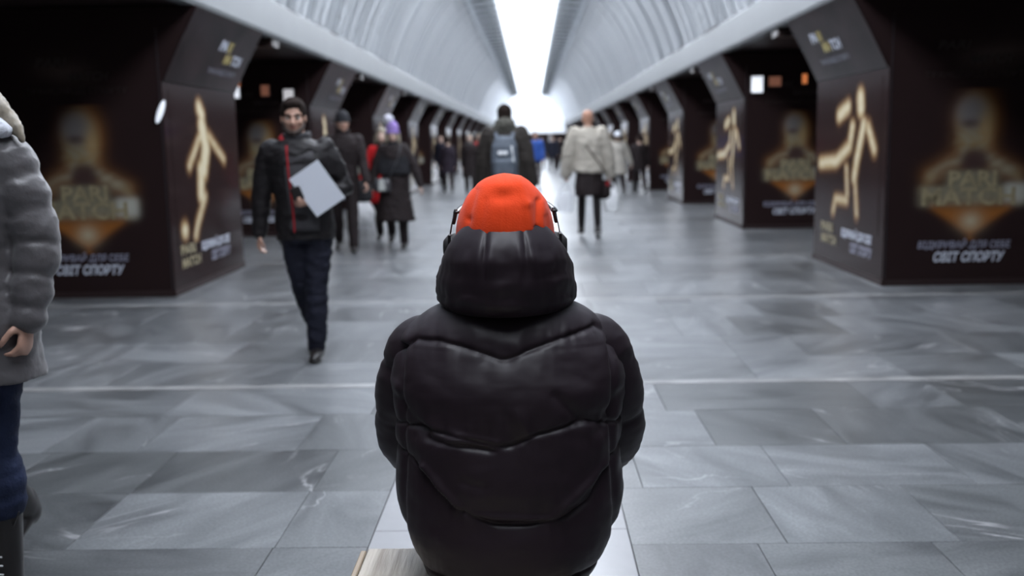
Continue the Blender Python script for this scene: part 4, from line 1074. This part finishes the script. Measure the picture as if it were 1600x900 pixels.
# hood lying on the shoulders: sections swept around the neck
rows_ = []; NPH, NSEC = 170, 60
for i in range(NPH+1):
    ph = radians(-150+300*i/NPH); c_ = cos(ph)       # 0 = straight back
    bk = smoothstep(-.9, .9, c_)
    top = 1.095 + .132*smoothstep(-.80, .68, c_)
    bot = 1.035 - .000*bk
    rin = .082; rout = .152 + .006*bk
    row = []
    for j in range(NSEC):
        ps = 2*pi*j/NSEC; cs, sn = cos(ps), sin(ps)
        # cs = outwards, sn = up; the outer side leans in towards the top
        mid = (top+bot)/2; hh = (top-bot)/2
        v_ = math.copysign(abs(sn)**.8, sn); z = mid+hh*v_
        tt = max(0., min(1., (z-bot)/(top-bot)))
        ro = rout+.002-.044*tt**3.6; ri = rin + .0*tt
        rm = (ro+ri)/2; hw = (ro-ri)/2
        r_ = rm+hw*math.copysign(abs(cs)**.7, cs)
        x = r_*sin(ph); y = .045-r_*cos(ph)*1.12
        dsp = 0
        if cs > -.3:
            for xs in (-.036-.028*(1-tt)*.6, .040+.02*(1-tt)):
                dsp -= .0055*exp(-((x-xs)/.0035)**2)*smoothstep(.45, .6, tt)*(1-.8*smoothstep(.85, 1, tt)) if c_ > 0 else 0
                dsp += .004*exp(-((abs(x-xs)-.012)/.009)**2)*smoothstep(.4, .6, tt)*(1-.9*smoothstep(.7, .95, tt)) if c_ > 0 else 0
            dsp -= .006*exp(-((tt-.50-.04*sin(x*30))/.045)**2)*(1 if c_ > .2 else .3)
            dsp += (.0045*wrn(x*14, y*14, z*30)+.0018*wrn(x*40, y*30, z*22))*(1-.95*smoothstep(.6, .92, tt))
            dsp += .004*exp(-((tt-.14)/.05)**2)
        x += dsp*sin(ph); y -= dsp*cos(ph)
        row.append((x, y, z+dsp*.3*(1-smoothstep(.7, 1, tt))))
    rows_.append(row)
me = grid_mesh('hood', rows_, closed_u=True)
obj('hood', me, nylon, man)
# beanie --------------------------------------------------------------------
orange = mat('orange_fleece', (.82, .062, .010), .85, spec=.15, var=.05, scale=14, bump=.14, bscale=260, sheen=.1)
HW_ = [(1.095, .104), (1.13, .109), (1.17, .1115), (1.19, .1100), (1.227, .1065), (1.262, .0955), (1.29, .0795), (1.313, .058), (1.325, .039), (1.3315, .016), (1.3335, .0)]
def chaikin(L):
    out = [L[0]]
    for a, c in zip(L[:-1], L[1:]): out += [(a[0]*.75+c[0]*.25, a[1]*.75+c[1]*.25), (a[0]*.25+c[0]*.75, a[1]*.25+c[1]*.75)]
    return out+[L[-1]]
HW_ = chaikin(chaikin(HW_))
rows_ = []
def hwid(z):
    for a, c in zip(HW_[:-1], HW_[1:]):
        if z <= c[0]: t = (z-a[0])/(c[0]-a[0]); return a[1]+(c[1]-a[1])*t
    return 0
ss = [s_/90 for s_ in range(91)]
for s_ in ss:
    z = 1.095+.2395*sin(s_*pi/2)**1.0 if False else None
    # walk evenly along the profile
    tot = 0; L_ = []
    for a, c in zip(HW_[:-1], HW_[1:]): l_ = sqrt((c[0]-a[0])**2+(c[1]-a[1])**2); L_.append(l_); tot += l_
    t = s_*tot
    for (a, c), l_ in zip(zip(HW_[:-1], HW_[1:]), L_):
        if t <= l_+1e-9: u = t/l_; z = a[0]+(c[0]-a[0])*u; w_ = a[1]+(c[1]-a[1])*u; break
        t -= l_
    row = []
    for j in range(140):
        th = 2*pi*j/140; x = w_*cos(th); y = w_*1.22*sin(th)+.045-.012*(1-w_/.1065)
        dsp = 0
        if sin(th) < .3:
            # folds seen on the back of the beanie
            for pl, amp, wd in (([(-.062, 1.30), (-.078, 1.24), (-.086, 1.16), (-.082, 1.10)], -.0045, .007), ([(-.040, 1.28), (-.052, 1.22)], -.003, .007), ([(.072, 1.275), (.070, 1.22), (.066, 1.15), (.062, 1.10)], -.0060, .006), ([(.030, 1.322), (.050, 1.27), (.056, 1.22)], .0045, .009), ([(.09, 1.24), (.094, 1.16)], -.003, .006), ([(.084, 1.27), (.080, 1.16)], .003, .008)):
                for a, c in zip(pl[:-1], pl[1:]):
                    dx, dz2 = c[0]-a[0], c[1]-a[1]; tt = max(0, min(1, ((x-a[0])*dx+(z-a[1])*dz2)/(dx*dx+dz2*dz2)))
                    d_ = sqrt((x-a[0]-tt*dx)**2+(z-a[1]-tt*dz2)**2); dsp += amp*exp(-(d_/wd)**2)/1.3
            dsp -= .007*exp(-((x+.002)/.028)**2-((z-1.288)/.014)**2)      # dimple near the crown
            dsp += .003*exp(-((z-1.31)/.012)**2-(x/.04)**2)
            dsp -= .0016*exp(-((x-.001)/.0013)**2)                          # centre seam
        dsp += .0022*wrn(x*14+3, y*10, z*9)
        row.append((x+dsp*cos(th), y+dsp*sin(th), z+dsp*.3))
    rows_.append(row)
beanie = obj('beanie', grid_mesh('beanie', rows_, closed_u=True), orange, man)

# headphones ---------------------------------------------------------------
hp = empty('headphones', (SX, 2.16, 1.12)); tag(hp, 'black over-ear headphones with thin wire arms on the orange beanie', 'headphones')
hblack = mat('headphone_black', (.012, .011, .012), .35); hpad = mat('headphone_pad', (.02, .018, .018), .6)
for sd in (-1, 1):
    o_ = -.003 if sd < 0 else .0
    c = Vector((sd*.111+o_, .06, .050))
    rot = Matrix.Rotation(sd*.10, 3, 'Y')
    MB().ell(c+Vector((sd*.005, 0, 0)), (.010, .030, .032), 20, 12, rot).build('ear_cup', hblack, hp, True)
    MB().tube([c+Vector((-sd*.012, 0, 0)), c], [.030, .032], 24).build('ear_pad', hpad, hp, True)
    MB().box(min(sd*.118, sd*.125)+o_, max(sd*.118, sd*.125)+o_, .034, .082, .034, .082, .003).build('outer_plate', hblack, hp)
    for dy in (-.010, .012):
        MB().tube([(sd*.119+o_, .052+dy, .058), (sd*.1205+o_, .052+dy*.8, .080), (sd*.117+o_, .054+dy*.6, .100), (sd*.1125+o_, .058+dy*.3, .118)], .0014, 6).build('wire_arm', steel if dy > 0 else hblack, hp, True)
    MB().tube([(sd*.1125+o_, .058, .106), (sd*.108+o_, .064, .130)], [.0062, .0070], 10, sq=.7, up=(1, 0, 0)).build('slider', hblack, hp, True)
pts = []
for k in range(31):
    b_ = pi*k/30; pts.append((-.109*math.copysign(abs(cos(b_))**1.25, cos(b_)), .062+.125*sin(b_)**.7, .128+.040*sin(b_)**1.5))
MB().tube(pts, .0080, 10, sq=.5, up=(0, .3, 1)).build('headband', hblack, hp, True)
